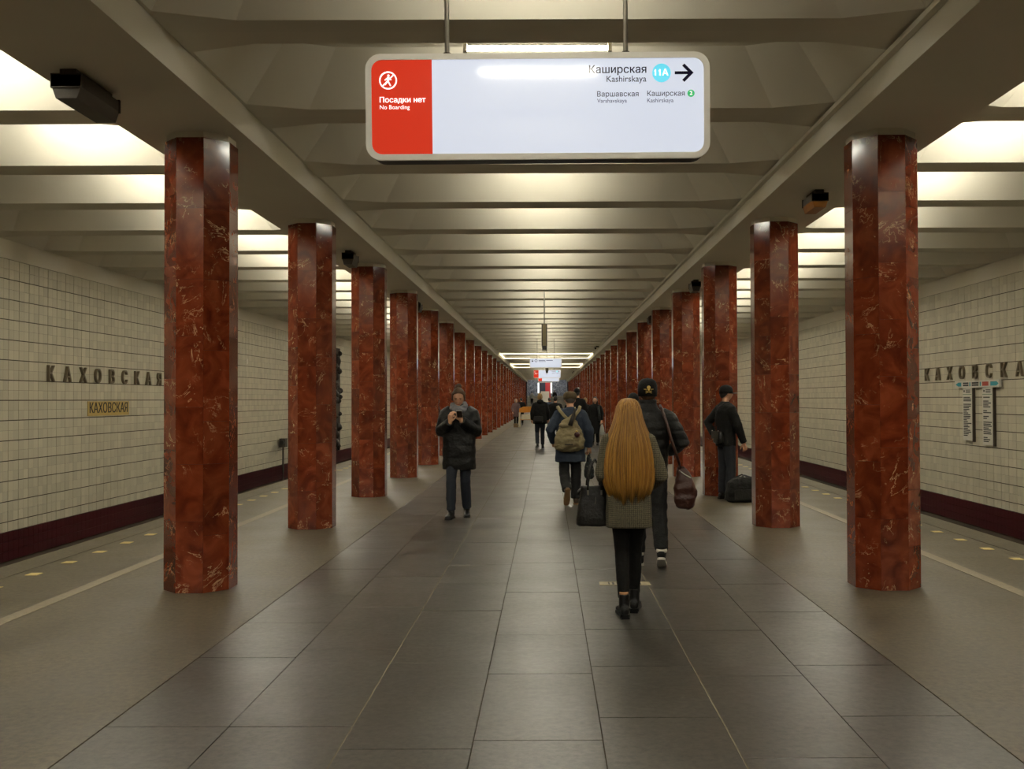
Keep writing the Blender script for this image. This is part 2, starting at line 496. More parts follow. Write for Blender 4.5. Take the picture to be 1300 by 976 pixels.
for s, nm in ((-1, 'wall_left'), (1, 'wall_right')):
    a, b = sorted((s*WX, s*(WX+0.3)))
    w = MB().box(a, b, Y0, Y1, -1.5, 4.8).build(nm, M['joint']); tag(w, kind='structure')
    a, b = sorted((s*(WX-0.014), s*(WX+0.1)))
    MB().box(a, b, Y0, Y1, TOPZ, 4.8).build('plaster_frieze', M['plaster'], w)
    ya, yb = (14.7, 21.6) if s < 0 else (16.5, 22.5)
    mA = MB(); module(mA, 0, s, 0, 0); mA = mA.mesh('tile', M['tile'])
    mH = MB(); module(mH, 0, s, 0, 0, rows=1); mH = mH.mesh('tile', M['tile'])
    st = MB(); st2 = MB()
    n0 = int((Y0 - 0)/PT_Y); n1 = int(Y1/PT_Y)
    for k in range(n0, n1):
        y = k*PT_Y
        if y < 6: continue
        for r in range(13):
            z = TOPZ - PT_Z*(r+1)
            if ya <= y < yb: link('tile', mA, w, (s*WX, y, z))
            elif y < 48: module(st, s*WX, s, y, z)
            else: module(st, s*WX, s, y, z, split=False)
        z = TOPZ - PT_Z*13 - PT_Z/2
        if ya <= y < yb: link('tile', mH, w, (s*WX, y, z))
        else: module(st, s*WX, s, y, z, rows=1, split=y < 48)
    tag(st.build('tiles_beyond', M['tile'], w), kind='stuff')
    zb = TOPZ - PT_Z*13.5
    for k in range(int(6/0.15), int(Y1/0.15)):
        for r in range(3):
            tile_quads(st2, s*WX, s, k*0.15+0.002, k*0.15+0.148, zb-0.15*(r+1)+0.002, zb-0.15*r-0.002, t=0.02)
    tag(st2.build('maroon_tiles', M['maroon'], w), kind='stuff')

# ------------------------------------------------------------------ end walls
o = MB().box(-WX, WX, Y0-0.3, Y0, -1.5, 4.8).build('wall_back', M['plaster']); tag(o, kind='structure')

# ------------------------------------------------------------------ ceiling: roof slab, beams, coffered panels
ceil = MB().box(-WX-0.3, WX+0.3, Y0, Y1+0.3, 4.82, 5.0).build('ceiling', M['plaster']); tag(ceil, kind='structure')
for s in (-1, 1):
    a, b = sorted((s*BEAM_IN, s*BEAM_OUT))
    MB().box(a, b, Y0, Y1, BEAM_Z, 4.8).build('beam', M['plaster'], ceil)
MB().box(BEAM_IN-0.05, BEAM_IN, Y0, Y1, 4.085, 4.125).build('cable_ledge', M['plaster'], ceil)
def coffer(x0, x1, cx=0.5):
    ye = 0.785; cy = 0.16; e = 0.03
    B = [(x0+e, -ye+cy), (x0+e+cx, -ye), (x1-e-cx, -ye), (x1-e, -ye+cy), (x1-e, ye-cy), (x1-e-cx, ye), (x0+e+cx, ye), (x0+e, ye-cy)]
    tx, ty = 0.42, 0.26
    yt = ye-ty
    T = [(x0+tx, -yt+cy*0.9), (x0+tx+cx*0.8, -yt), (x1-tx-cx*0.8, -yt), (x1-tx, -yt+cy*0.9), (x1-tx, yt-cy*0.9), (x1-tx-cx*0.8, yt), (x0+tx+cx*0.8, yt), (x0+tx, yt-cy*0.9)]
    m = MB()
    V = [(x, y, 0) for x, y in B] + [(x, y, COF_Z-RIB_Z) for x, y in T] + [(x0,-1,0),(x1,-1,0),(x1,1,0),(x0,1,0)]
    F = [(i, (i+1) % 8, (i+1) % 8+8, i+8) for i in range(8)] + [tuple(range(8, 16))]
    F += [(16,17,2,1),(17,3,2),(17,18,4,3),(18,5,4),(18,19,6,5),(19,7,6),(19,16,0,7),(16,1,0)]
    m.add(V, F)
    me = bpy.data.meshes.new('coffer_panel'); me.from_pydata(m.v, [], m.f); me.materials.append(M['rib'])
    return me
cof_c = coffer(-BEAM_IN, BEAM_IN)
cof_l = coffer(-WX, -BEAM_OUT); cof_r = coffer(BEAM_OUT, WX)
NB = 69
tube_c = MB().tube([(-0.55,0,0),(0.55,0,0)], 0.019, 8).mesh('tube', M['tube'])
tube_s = MB().tube([(-0.55,0,0),(0.55,0,0)], 0.019, 8).mesh('tube', M['sidetube'])
hold = MB().box(-0.015, 0.015, -0.02, 0.02, -0.03, 0.1).mesh('lamp_holder', M['fitting'])
batten = MB().box(-0.6, 0.6, -0.03, 0.03, 0.07, 0.12).mesh('batten', M['fitting'])
for k in range(NB):
    yc = -10.32 + 2.0*k - 0.0
    link('coffer_panel', cof_c, ceil, (0, yc, RIB_Z)); link('coffer_panel', cof_l, ceil, (0, yc, RIB_Z)); link('coffer_panel', cof_r, ceil, (0, yc, RIB_Z))
    for x, me, lab, gp in ((-0.02, tube_c, 'white fluorescent tube lamp inside a ceiling coffer of the central hall', 'tube lamps of the central hall'),
                       (-4.75, tube_s, 'white fluorescent tube lamp in a coffer over the platform by the name plate wall', 'tube lamps over the name plate side platform'),
                       (4.75, tube_s, 'white fluorescent tube lamp in a coffer over the platform by the line map wall', 'tube lamps over the line map side platform')):
        if abs(x) < 1 and abs(yc - 7.68) < 0.1:
            lab, gp = 'glowing fluorescent tube lamp just above the large no boarding sign', None
        t = thing('tube_lamp', lab, 'lamp', (x, yc-0.10, 4.36 if abs(x) < 1 else 4.40), 0, gp)
        link('tube', me, t)
        if yc < 40:
            link('lamp_holder', hold, t, (-0.565, 0, 0)); link('lamp_holder', hold, t, (0.565, 0, 0)); link('batten', batten, t)

# ring-shaped lamps far down the hall
def ring_lamp(ya, yb, lab):
    t = thing('light_frame', lab, 'lamp', (0, ya, 4.08))
    for y in (0, yb-ya):
        MB().box(-2.5, 2.5, y-0.02, y+0.02, -0.015, 0.025).build('light_bar', M['ring'], t)
    for x in (-2.5, 2.5):
        MB().box(x-0.02, x+0.02, 0.02, yb-ya-0.02, -0.015, 0.025).build('light_bar', M['ring'], t)
ring_lamp(52.7, 58.4, 'rectangular glowing light frame on the ceiling right behind the arrow sign')
ring_lamp(68.0, 75.0, 'rectangular glowing light frame on the ceiling nearer the stairs')

# ------------------------------------------------------------------ columns
AF = 0.56
def octa(w):
    r = w/2/math.cos(math.pi/8)
    return [(r*math.cos(math.pi/8 + k*math.pi/4), r*math.sin(math.pi/8 + k*math.pi/4)) for k in range(8)]
CH = 3.84
core_me = MB().prism(octa(AF-0.036), 0, CH).mesh('core', M['core'])
cap_me = MB().prism(octa(AF-0.03), CH, BEAM_Z).mesh('cap', M['cap'])
plain_me = MB().prism(octa(AF), 0, CH).mesh('shaft', M['marble'])
SH = [0.384, 0.48, 0.576, 0.6]
slab_cache = {}
def col_slab(h):
    h = round(h, 3)
    if h not in slab_cache:
        w = AF*math.tan(math.pi/8) - 0.0012; wi = (AF-0.036)*math.tan(math.pi/8)
        m = MB()
        V = []
        for z in (0.001, h-0.001):
            V += [(-w/2, -AF/2, z), (w/2, -AF/2, z), (wi/2, -AF/2+0.018, z), (-wi/2, -AF/2+0.018, z)]
        m.add(V, [(0,1,5,4),(1,2,6,5),(2,3,7,6),(3,0,4,7),(0,3,2,1),(4,5,6,7)])
        slab_cache[h] = m.mesh('marble_slab', M['marble'])
    return slab_cache[h]
SEQ = [[.48,.48,.48,.48,.48,.48,.48,.48], [.6,.6,.6,.48,.48,.6,.48], [.36,.48,.6,.6,.6,.6,.6], [.6,.48,.48,.6,.48,.6,.6], [.48,.6,.36,.6,.6,.6,.6]]
rc = random.Random(11)
for s in (-1, 1):
    side = 'name plate' if s < 0 else 'line map'
    for k in range(-5, 30):
        y = COLY0 + STEP*k
        if y > Y1 - 1: break
        lab = 'red marble octagonal column in the row nearer the %s wall' % side
        gp = 'columns on the %s side' % side
        if k == 2 and s > 0: lab, gp = 'red marble octagonal column right behind the standing man with the duffel bag', None
        if k == 1 and s > 0: lab, gp = 'red marble octagonal column partly hiding the black duffel bag', None
        t = thing('marble_column', lab, 'column', (s*COLX, y, 0), 0, gp)
        link('cap', cap_me, t)
        if 0 <= k < 5:
            link('core', core_me, t)
            for f in range(8):
                z = 0
                for h in rc.choice(SEQ):
                    link('marble_slab', col_slab(h), t, (0, 0, z), (0, 0, f*math.pi/4)); z += h
        else:
            link('shaft', plain_me, t)

# ------------------------------------------------------------------ hanging signs
M['signframe'] = pm('sign_frame', '#ece8de', 0.4, 0.04, 6)
M['signbody'] = pm('sign_body', '#1d1b1a', 0.5, 0.2, 8)
M['signwhite'] = emis('sign_white_panel', '#e2e9fa', 0.72, 0.06, base='#8e9299')
M['signred'] = emis('sign_red_panel', '#d93a22', 0.75, 0.08, base='#7c1d12')
M['ink'] = pm('sign_ink', '#1a1836', 0.1, 0.1, 8)
M['inksoft'] = pm('sign_ink_soft', '#5d5f86', 0.15, 0.1, 8)
M['whiteprint'] = emis('sign_white_print', '#ffffff', 0.9, 0.2)
M['cyan'] = emis('sign_cyan_disc', '#62cdea', 0.7, 0.2)
M['green'] = emis('sign_green_disc', '#3cae6c', 0.6, 0.2)

def rrect(w, h, r, n=6):
    P = []
    for cx, cz, a0 in ((w/2-r, h/2-r, 0), (-w/2+r, h/2-r, 90), (-w/2+r, -h/2+r, 180), (w/2-r, -h/2+r, 270)):
        for i in range(n+1):
            a = R(a0 + 90*i/n)
            P.append((cx + r*math.cos(a), cz + r*math.sin(a)))
    return P

def disc(mb, cx, cz, r, y0, y1, n=28):
    return mb.prism([(cx + r*math.cos(2*math.pi*k/n), cz + r*math.sin(2*math.pi*k/n)) for k in range(n)], y0, y1, 'xz')

def annulus(mb, outer, inner, y0, y1):
    n = len(outer)
    V = [(a, y0, b) for a, b in outer] + [(a, y0, b) for a, b in inner] + [(a, y1, b) for a, b in outer] + [(a, y1, b) for a, b in inner]
    F = []
    for i in range(n):
        j = (i+1) % n
        F += [(i, j, n+j, n+i), (2*n+i, 3*n+i, 3*n+j, 2*n+j), (i, 2*n+i, 2*n+j, j), (n+i, n+j, 3*n+j, 3*n+i)]
    return mb.add(V, F)

def barseg(mb, a, b, w, y0, y1):
    a = Vector(a); b = Vector(b); d = (b-a).normalized(); n = Vector((-d.y, d.x))*w/2
    return mb.prism([tuple(a+n), tuple(a-n), tuple(b-n), tuple(b+n)], y0, y1, 'xz')

def fit_text(parent, s, x, z, width, mat, align='LEFT', bold=0.0, y=-0.003, name='lettering', rot=ROT_FRONT, loc=None):
    me = text_mesh(s, 1.0, mat, 0.002/max(width, 0.05)*3, 0.0)
    xs = [v.co.x for v in me.vertices]
    w = max(xs) - min(xs); k = width / w
    off = -min(xs) if align == 'LEFT' else (-max(xs) if align == 'RIGHT' else -(min(xs)+max(xs))/2)
    zs = [v.co.z for v in me.vertices]; zz = (max(zs)-min(zs)) or 1
    for v in me.vertices:
        v.co = ((v.co.x + off)*k, v.co.y*k, (v.co.z)/zz*0.0016)
    if bold:
        bm = bmesh.new(); bm.from_mesh(me)
        for d in (-1, 1):
            g = bmesh.ops.duplicate(bm, geom=bm.faces[:] if d < 0 else base)
            if d < 0: base = [f for f in bm.faces if f not in set(g['geom'])]
            for v in [e for e in g['geom'] if isinstance(e, bmesh.types.BMVert)]:
                v.co.x += d*bold*k*3; v.co.z += 0.0001*d
        bm.to_mesh(me); bm.free()
    return put(name, me, parent, loc if loc is not None else (x, y, z), rot)

def sign(name, label, x, y, zc, W, H, kind, tilt=0.0, roll=0.0, detail=True):
    t = thing(name, label, 'sign', (x, y, zc))
    t.rotation_euler = (R(tilt), R(roll), 0)
    r = 0.07*W/1.58
    fr = 0.027
    MB().prism(rrect(W-0.01, H-0.01, r), 0.004, 0.125, 'xz').build('housing', M['signbody'], t)
    annulus(MB(), rrect(W, H, r), rrect(W-2*fr, H-2*fr, r-fr*0.8), -0.006, 0.012).build('frame', M['signframe'], t)
    P = rrect(W-2*fr, H-2*fr, r-fr*0.8)
    if kind == 'board':
        xr = -0.485*W/1.58
        left = [(max(min(a, xr), -9), b) for a, b in P]; right = [(max(a, xr), b) for a, b in P]
        def uniq(L):
            o = []
            for p in L:
                if not o or (abs(p[0]-o[-1][0]) + abs(p[1]-o[-1][1])) > 1e-6: o.append(p)
            return o
        # clip the rounded panel at the colour change
        lp = [p for p in P if p[0] < xr]; rp = [p for p in P if p[0] > xr]
        h2 = (H-2*fr)/2
        n = len(P)
        top_r = [p for p in rp if p[1] > 0]; bot_r = [p for p in rp if p[1] < 0]
        MB().prism(top_r + [(xr, h2), (xr, -h2)] + bot_r, -0.001, 0.006, 'xz').build('white_panel', M['signwhite'], t)
        MB().prism([(xr, -h2), (xr, h2)] + lp, -0.001, 0.006, 'xz').build('red_panel', M['signred'], t)
    else:
        MB().prism(P, -0.001, 0.006, 'xz').build('white_panel', M['signwhite'], t)
    for rx in (-0.42*W/1.58, 0.41*W/1.58):
        top = (COF_Z - zc)
        MB().tube([(rx, 0.06, H/2-0.02), (rx, 0.06, top)], 0.011, 8).build('hanging_rod', M['steel'], t)
        MB().tube([(rx, 0.06, H/2-0.008), (rx, 0.06, H/2+0.02)], 0.02, 8).build('rod_collar', M['darkmetal'], t)
    k = W/1.58
    if kind == 'board':
        ic = MB()
        cx, cz = -0.686*k, 0.122*k
        n = 32
        cir = lambda q: [(cx + q*math.cos(2*math.pi*i/n), cz + q*math.sin(2*math.pi*i/n)) for i in range(n)]
        annulus(ic, cir(0.041*k), cir(0.035*k), -0.004, -0.001)
        S = 0.04*k
        q = lambda a, b: (cx + a*S, cz + b*S)
        if detail:
            barseg(ic, q(-0.62, -0.62), q(0.62, 0.62), 0.12*S, -0.004, -0.001)
            disc(ic, *q(0.05, 0.55), 0.13*S, -0.004, -0.001, 12)
            barseg(ic, q(0.02, 0.38), q(-0.02, -0.1), 0.24*S, -0.0042, -0.001)
            barseg(ic, q(0.0, -0.08), q(0.28, -0.62), 0.15*S, -0.0043, -0.001)
            barseg(ic, q(-0.04, -0.08), q(-0.36, -0.5), 0.14*S, -0.0044, -0.001)
            barseg(ic, q(0.0, 0.32), q(-0.38, 0.02), 0.12*S, -0.0045, -0.001)
            barseg(ic, q(0.04, 0.3), q(0.36, 0.05), 0.12*S, -0.0046, -0.001)
        ic.build('no_walking_symbol', M['whiteprint'], t)
        fit_text(t, 'Посадки нет', -0.725*k, 0.032*k, 0.21*k, M['whiteprint'], bold=0.006)
        fit_text(t, 'No Boarding', -0.725*k, -0.001*k, 0.137*k, M['whiteprint'])
        fit_text(t, 'Каширская', 0.499*k, 0.163*k, 0.262*k, M['ink'], 'RIGHT', 0.004)
        fit_text(t, 'Kashirskaya', 0.499*k, 0.120*k, 0.182*k, M['ink'], 'RIGHT')
        disc(MB(), 0.569*k, 0.147*k, 0.0425*k, -0.003, -0.001).build('line_disc', M['cyan'], t)
        fit_text(t, '11А', 0.569*k, 0.147*k, 0.06*k, M['whiteprint'], 'CENTER', 0.006, y=-0.0042)
        fl = MB()
        for u in (0.5425, 0.563): barseg(fl, ((u+0.0005)*k, 0.1592*k), ((u-0.0065)*k, 0.1545*k), 0.0042*k, -0.0052, -0.003)
        fl.build('digit_flags', M['whiteprint'], t)
        ar = MB()
        barseg(ar, (0.630*k, 0.147*k), (0.708*k, 0.147*k), 0.013*k, -0.003, -0.001)
        barseg(ar, (0.669*k, 0.184*k), (0.711*k, 0.142*k), 0.014*k, -0.0031, -0.001)
        barseg(ar, (0.669*k, 0.110*k), (0.711*k, 0.152*k), 0.014*k, -0.0032, -0.001)
        ar.build('arrow', M['ink'], t)
        fit_text(t, 'Варшавская', 0.273*k, 0.051*k, 0.19*k, M['ink'])
        fit_text(t, 'Varshavskaya', 0.273*k, 0.021*k, 0.136*k, M['inksoft'])
        fit_text(t, 'Каширская', 0.503*k, 0.052*k, 0.172*k, M['ink'])
        fit_text(t, 'Kashirskaya', 0.503*k, 0.021*k, 0.12*k, M['inksoft'])
        disc(MB(), 0.704*k, 0.053*k, 0.0165*k, -0.003, -0.001, 18).build('line_disc', M['green'], t)
        fit_text(t, '2', 0.704*k, 0.053*k, 0.011*k, M['whiteprint'], 'CENTER', 0.01, y=-0.0042)
    else:
        ar = MB()
        barseg(ar, (-0.56, 0.15), (-0.56, 0.06), 0.02, -0.003, -0.001); barseg(ar, (-0.60, 0.10), (-0.555, 0.05), 0.02, -0.0031, -0.001); barseg(ar, (-0.52, 0.10), (-0.565, 0.05), 0.02, -0.0032, -0.001)
        ar.build('arrow', M['ink'], t)
        annulus(MB(), [(-0.41 + 0.06*math.cos(i/12*math.pi), 0.1+0.06*math.sin(i/12*math.pi)) for i in range(24)], [(-0.41 + 0.04*math.cos(i/12*math.pi), 0.1+0.04*math.sin(i/12*math.pi)) for i in range(24)], -0.003, -0.001).build('ring_symbol', M['inksoft'], t)
        b = MB()
        for x0, x1 in ((-0.3, -0.02), (0.02, 0.3)): b.box(x0, x1, -0.003, -0.001, 0.095, 0.12)
        b.box(-0.3, 0.0, -0.003, -0.001, 0.055, 0.07)
        b.build('small_print', M['inksoft'], t)
    return t

sign('hanging_sign', 'large hanging lit sign with red no boarding panel and white panel, below glowing tube', 0.01, 4.46, 2.962, 1.58, 0.485, 'board', tilt=2.2, roll=-0.25)
sign('hanging_sign', 'hanging white lit sign with a down arrow and ring symbol, no red panel', -0.02, 41.3, 3.16, 1.37, 0.42, 'exit')
sign('hanging_sign', 'small distant red and white lit sign directly below the down arrow sign', 0.03, 53.0, 3.0, 1.5, 0.46, 'board', detail=False)
sign('hanging_sign', 'distant red and white lit sign mostly hidden behind another red and white sign', 0.13, 68.5, 3.1, 1.5, 0.46, 'board', detail=False)

# edge-on hanging boxes on the hall's axis
M['boxcase'] = pm('box_case', '#6d6347', 0.45, 0.2, 8, metal=0.3)
def hang_box(label, x, y, z0, z1, w=0.125):
    t = thing('hanging_clock', label, 'clock', (x, y, z0))
    h = z1-z0
    MB().prism([(-w/2, -0.4), (w/2, -0.4), (w/2, 0.4), (-w/2, 0.4)], 0.12, h).build('case', M['boxcase'], t)
    m = MB(); m.box(-w/2-0.004, -w/2+0.02, -0.405, 0.405, 0.12, h); m.box(w/2-0.02, w/2+0.004, -0.405, 0.405, 0.12, h)
    m.build('edge_frame', M['darkmetal'], t)
    MB().box(-w/2+0.01, w/2-0.01, -0.38, 0.38, 0.03, 0.12).build('base_box', M['signbody'], t)
    MB().ball((0, -0.3, 0.03), 0.045, seg=12, rings=8).build('dome', M['whitemetal'], t, True)
    MB().tube([(0, 0, h), (0, 0, COF_Z-z0)], 0.014, 8).build('hanging_rod', M['steel'], t)
hang_box('slim box hanging edge-on from a rod on the hall axis, above the crowd', -0.02, 23.7, 2.78, 3.42)
hang_box('slim dark box hanging edge-on in front of the lit red and white sign', 0.03, 43.9, 2.78, 3.30)

# lamps / boxes under the beams
def beam_box(label, x, y, L, w, h, amber, group=None, rz=0.0):
    t = thing('emergency_light', label, 'lamp', (x, y, BEAM_Z), rz, group)
    MB().box(-w*0.28, w*0.28, -L/2+0.03, L/2-0.03, -0.05, 0).build('mounting_bracket', M['darkmetal'], t)
    MB().box(-w/2, w/2, -L/2, L/2, -0.05-h*0.5, -0.05).build('housing', M['greymetal' if amber else 'darkmetal'], t)
    MB().prism([(-w/2, -0.05-h*0.5), (w/2, -0.05-h*0.5), (w*0.36, -0.05-h), (-w*0.36, -0.05-h)], -L/2+0.01, L/2-0.01, 'xz').build('diffuser', M['amber'] if amber else M['darkmetal'], t)
    for yy in (-L/2, L/2-0.02): MB().box(-w/2-0.006, w/2+0.006, yy, yy+0.02, -0.05-h*0.55, -0.04).build('end_cap', M['darkmetal'], t)
beam_box('long dark unlit lamp box under the beam, ahead of the first name plate side column', -3.24, 6.95, 0.62, 0.2, 0.16, False, rz=0.0)
beam_box('grey lamp box with amber diffuser under the beam of the line map side', 3.03, 10.8, 0.42, 0.17, 0.15, True)
for yy in (15.0, 22.8, 30.8): beam_box('small dark lamp box under the beam between name plate side columns', -2.98, yy, 0.42, 0.17, 0.17, False, 'lamp boxes under the name plate side beam')
for yy in (18.8, 26.8): beam_box('small dark lamp box under the beam between line map side columns', 2.9, yy, 0.42, 0.17, 0.17, False, 'lamp boxes under the line map side beam')

def cctv(label, x, y, z):
    t = thing('security_camera', label, 'camera', (x, y, z))
    MB().box(0.0, 0.14, -0.03, 0.03, -0.03, 0.03).build('arm', M['darkmetal'], t)
    MB().tube([(-0.03, -0.2, -0.09), (-0.03, 0.16, -0.03)], 0.06, 10).build('camera_body', M['whitemetal'], t)
    MB().tube([(-0.03, -0.21, -0.092), (-0.03, -0.19, -0.089)], 0.05, 10).build('lens', M['signbody'], t)
cctv('white security camera on the beam, nearest the lit light frame', 2.34, 46.0, 4.1)
cctv('distant security camera on the beam, close to the stairs', 2.34, 88.0, 4.1)

# ------------------------------------------------------------------ wall lettering and plates
def wall_word(label, s, y_first, step, z, h):
    rot = ROT_LEFTW if s < 0 else ROT_RIGHTW
    x = s*(WX-0.016)
    t = thing('station_name_lettering', label, 'lettering', (x, y_first, z))
    for i, ch in enumerate('КАХОВСКАЯ'):
        me = text_mesh(ch, 1.0, M['letter'], 0.1, 0.0, 'CENTER', name='letter')
        ys = [v.co.y for v in me.vertices]; a, b = min(ys), max(ys)
        k = h/(b-a)
        for v in me.vertices: v.co = (v.co.x*k, (v.co.y-(a+b)/2)*k, (v.co.z+0.1)/0.2*0.045)
        put('letter', me, t, (0, (i*step) * (1 if s < 0 else -1), 0), rot)
wall_word('raised bronze station name letters on the tiled wall above the tan name plate', -1, 16.55, 0.578, 2.09, 0.27)
wall_word('raised bronze station name letters on the tiled wall above the white line map', 1, 21.4, 0.60, 2.13, 0.27)
t = thing('name_plate', 'tan plate with black station name on the tiled wall', 'sign', (-(WX-0.014), 18.8, 1.475))
MB().box(0, 0.012, -0.88, 0.88, -0.135, 0.135).build('plate', M['plate'], t)
fit_text(t, 'КАХОВСКАЯ', 0, 0, 1.62, M['black'], 'CENTER', 0.006, rot=ROT_LEFTW, loc=(0.0135, 0, 0))

M['mapwhite'] = pm('map_white', '#c9c6b8', 0.4, 0.04, 6)
M['mapcyan'] = pm('map_turquoise', '#2f8f9a', 0.5, 0.05, 6)
M['mapred'] = pm('map_red', '#b5503f', 0.5, 0.05, 6)
M['mapgreen'] = pm('map_green', '#2f6b45', 0.5, 0.05, 6)
t = thing('line_map', 'white metro line map of one bar and two hanging station lists on the tiled wall', 'map', (WX-0.014, 18.85, 1.88))
def wb(y0, y1, z0, z1, x0, x1, name, mat):   # box on right wall; x measured out of the wall
    MB().box(-x1, -x0, y0, y1, z0, z1).build(name, mat, t)
wb(-0.97, 0.97, -0.065, 0.075, 0.03, 0.075, 'arrow_bar', M['mapwhite'])
wb(-0.9, 0.9, -0.03, 0.04, 0.0, 0.03, 'bar_mount', M['darkmetal'])
m = MB(); m.prism([(0.93, 0.005), (0.80, 0.045), (0.80, -0.035)], -0.0765, -0.075, 'yz'); m.box(-0.0765, -0.075, 0.66, 0.8, -0.035, 0.045); m.box(-0.0765, -0.075, 0.24, 0.29, -0.035, 0.045); m.box(-0.0765, -0.075, -0.22, -0.17, -0.035, 0.045)
m.box(-0.0765, -0.075, -0.86, -0.62, -0.035, 0.045); m.prism([(-0.95, 0.005), (-0.86, 0.05), (-0.86, -0.04)], -0.0765, -0.075, 'yz')
m.build('turquoise_marks', M['mapcyan'], t)
m = MB(); m.box(-0.0765, -0.075, 0.33, 0.58, -0.03, 0.0); m.box(-0.0765, -0.075, 0.33, 0.58, 0.012, 0.042); m.box(-0.0765, -0.075, -0.12, 0.18, -0.03, 0.0); m.box(-0.0765, -0.075, -0.12, 0.18, 0.012, 0.042)
m.build('dark_print', M['black'], t)
wb(-0.54, -0.28, -0.035, 0.045, 0.075, 0.0765, 'red_print', M['mapred'])
rl = random.Random(5)
for yc, hh, first in ((0.43, 1.02, True), (-0.45, 1.07, False)):
    wb(yc-0.21, yc+0.21, -0.08-hh, -0.07, 0.02, 0.06, 'station_list', M['mapwhite'])
    wb(yc-0.235, yc-0.21, -0.10-hh, -0.07, 0.0, 0.055, 'list_edge', M['darkmetal'])
    wb(yc-0.2, yc+0.2, -0.20, -0.19, 0.06, 0.0613, 'divider', M['mapgreen'])
    m = MB()
    for i in range(3): m.box(-0.0615, -0.06, yc-0.14, yc+0.06, -0.115-i*0.025, -0.102-i*0.025)
    m.box(-0.0615, -0.06, yc+0.11, yc+0.16, -0.15, -0.11)
    n = 24
    for i in range(n):
        z = -0.25 - i*(hh-0.2)/n
        if rl.random() < 0.1: continue
        m.box(-0.0615, -0.06, yc+0.17-rl.uniform(0.15, 0.36), yc+0.17, z-0.012, z+0.008)
    m.build('list_print', M['black'], t)

# small things on the name plate side wall
o = MB().box(0, 0.02, -0.07, 0.07, -0.07, 0.07).build('marker_plate', M['whitemetal'], None, loc=(-(WX-0.013), 27.4, 2.72))
tag(o, 'small white square marker plate alone on the tiled wall', 'marker')
t = thing('track_signal', 'small dark track device on a thin post against the tiled wall', 'signal', (-(WX-0.15), 30.7, -1.3))
MB().tube([(0, 0, 0), (0, 0, 1.5)], 0.03, 8).build('post', M['darkmetal'], t)
MB().box(-0.08, 0.1, -0.16, 0.12, 1.45, 1.72).build('signal_box', M['darkmetal'], t)
MB().tube([(0.02, -0.16, 1.6), (0.02, -0.24, 1.6)], 0.07, 10).build('lens_hood', M['signbody'], t)
M['iron'] = pm('cast_iron_relief', '#2a241d', 0.6, 0.4, 6, 0.4, metal=0.3)
rr = random.Random(21)
t = thing('wall_relief', 'tall dark cast relief panel on the tiled wall between columns', 'relief', (-(WX-0.013), 38.6, -0.4))
MB().box(0, 0.06, -0.9, 0.9, 0, 4.1).build('backing', M['iron'], t)
m = MB()
for i in range(46):
    y = rr.uniform(-0.8, 0.8); z = rr.uniform(0.15, 3.95)
    m.ball((0.07, y, z), rr.uniform(0.05, 0.16), rr.uniform(0.06, 0.16), rr.uniform(0.08, 0.2), seg=8, rings=6)
m.build('relief_figures', M['iron'], t, True)

# ------------------------------------------------------------------ far end: stairs, blue-grey marble, boards
M['bluemarble'] = marble('blue_grey_marble', '#4b505e', '#747a8a', '#a9adb8', '#d5d6d8', 0.6, 0.15)
M['step'] = granite('step_granite', '#7c776c', 0.5)
we = MB().box(-WX, -2.6, Y1, Y1+0.3, -1.5, 4.8).build('wall_end', M['bluemarble']); tag(we, kind='structure')
MB().box(2.6, WX, Y1, Y1+0.3, -1.5, 4.8).build('wall_panel', M['bluemarble'], we)
MB().box(-2.6, 2.6, Y1+12, Y1+12.3, 0, 5.6).build('landing_wall', M['bluemarble'], we)
MB().box(-2.9, -2.6, Y1, Y1+12.3, 0, 5.6).build('stair_side_wall', M['bluemarble'], we)
MB().box(2.6, 2.9, Y1, Y1+12.3, 0, 5.6).build('stair_side_wall', M['bluemarble'], we)
MB().box(-2.9, 2.9, Y1+0.3, Y1+12.3, 5.6, 5.8).build('stair_ceiling', M['plaster'], we)
MB().box(-2.9, 2.9, Y1+0.3, Y1+0.45, 4.8, 5.6).build('stair_lintel', M['plaster'], we)
for x in (-2.2, -1.55, -0.9, 0.9, 1.55, 2.2):
    MB().box(x-0.28, x+0.28, Y1+11.94, Y1+12.0, 2.1, 5.5).build('marble_panel', M['bluemarble'], we)
stp = MB().box(-2.6, 2.6, 0, 5.4, 0, 0.15).mesh('step', M['step'])
st = MB().box(-2.6, 2.6, Y1, Y1+12, -0.3, 0.0).build('floor_stairs', M['step']); tag(st, kind='structure')
for k in range(14): 
    me = MB().box(-2.6, 2.6, 0, 12-0.35*k-0.4, 0, 0.15).mesh('step', M['step'])
    link('step', me, st, (0, Y1+0.35*k+0.35, 0.15*k))
for x, yq in ((-1.2, 3), (1.2, 3), (-1.2, 6), (1.2, 6), (-1.2, 9), (1.2, 9)):  # unseen tubes added to brighten the landing wall
    t = thing('tube_lamp', 'added fill light tube, out of view above the stairs', 'lamp', (x, Y1+yq, 5.4), 0, 'added fill tubes above the stairs')
    link('tube', tube_s, t)
M['posterblue'] = pm('poster_navy', '#20243c', 0.4, 0.3, 2)
M['posterred'] = pm('poster_red', '#b9202a', 0.4, 0.2, 2)
M['posterlight'] = emis('poster_lightbox_edge', '#f2f5ff', 1.2)
t = thing('poster', 'navy and red lit poster on the wall above the far stairs', 'poster', (-0.3, Y1+11.84, 2.45))
MB().box(-1.05, 1.05, 0, 0.06, 0, 1.6).build('board', M['whitemetal'], t)
MB().box(-0.8, 0.05, -0.02, 0, 0.05, 1.55).build('navy_sheet', M['posterblue'], t)
MB().box(0.05, 0.75, -0.02, 0, 0.05, 1.55).build('red_sheet', M['posterred'], t)
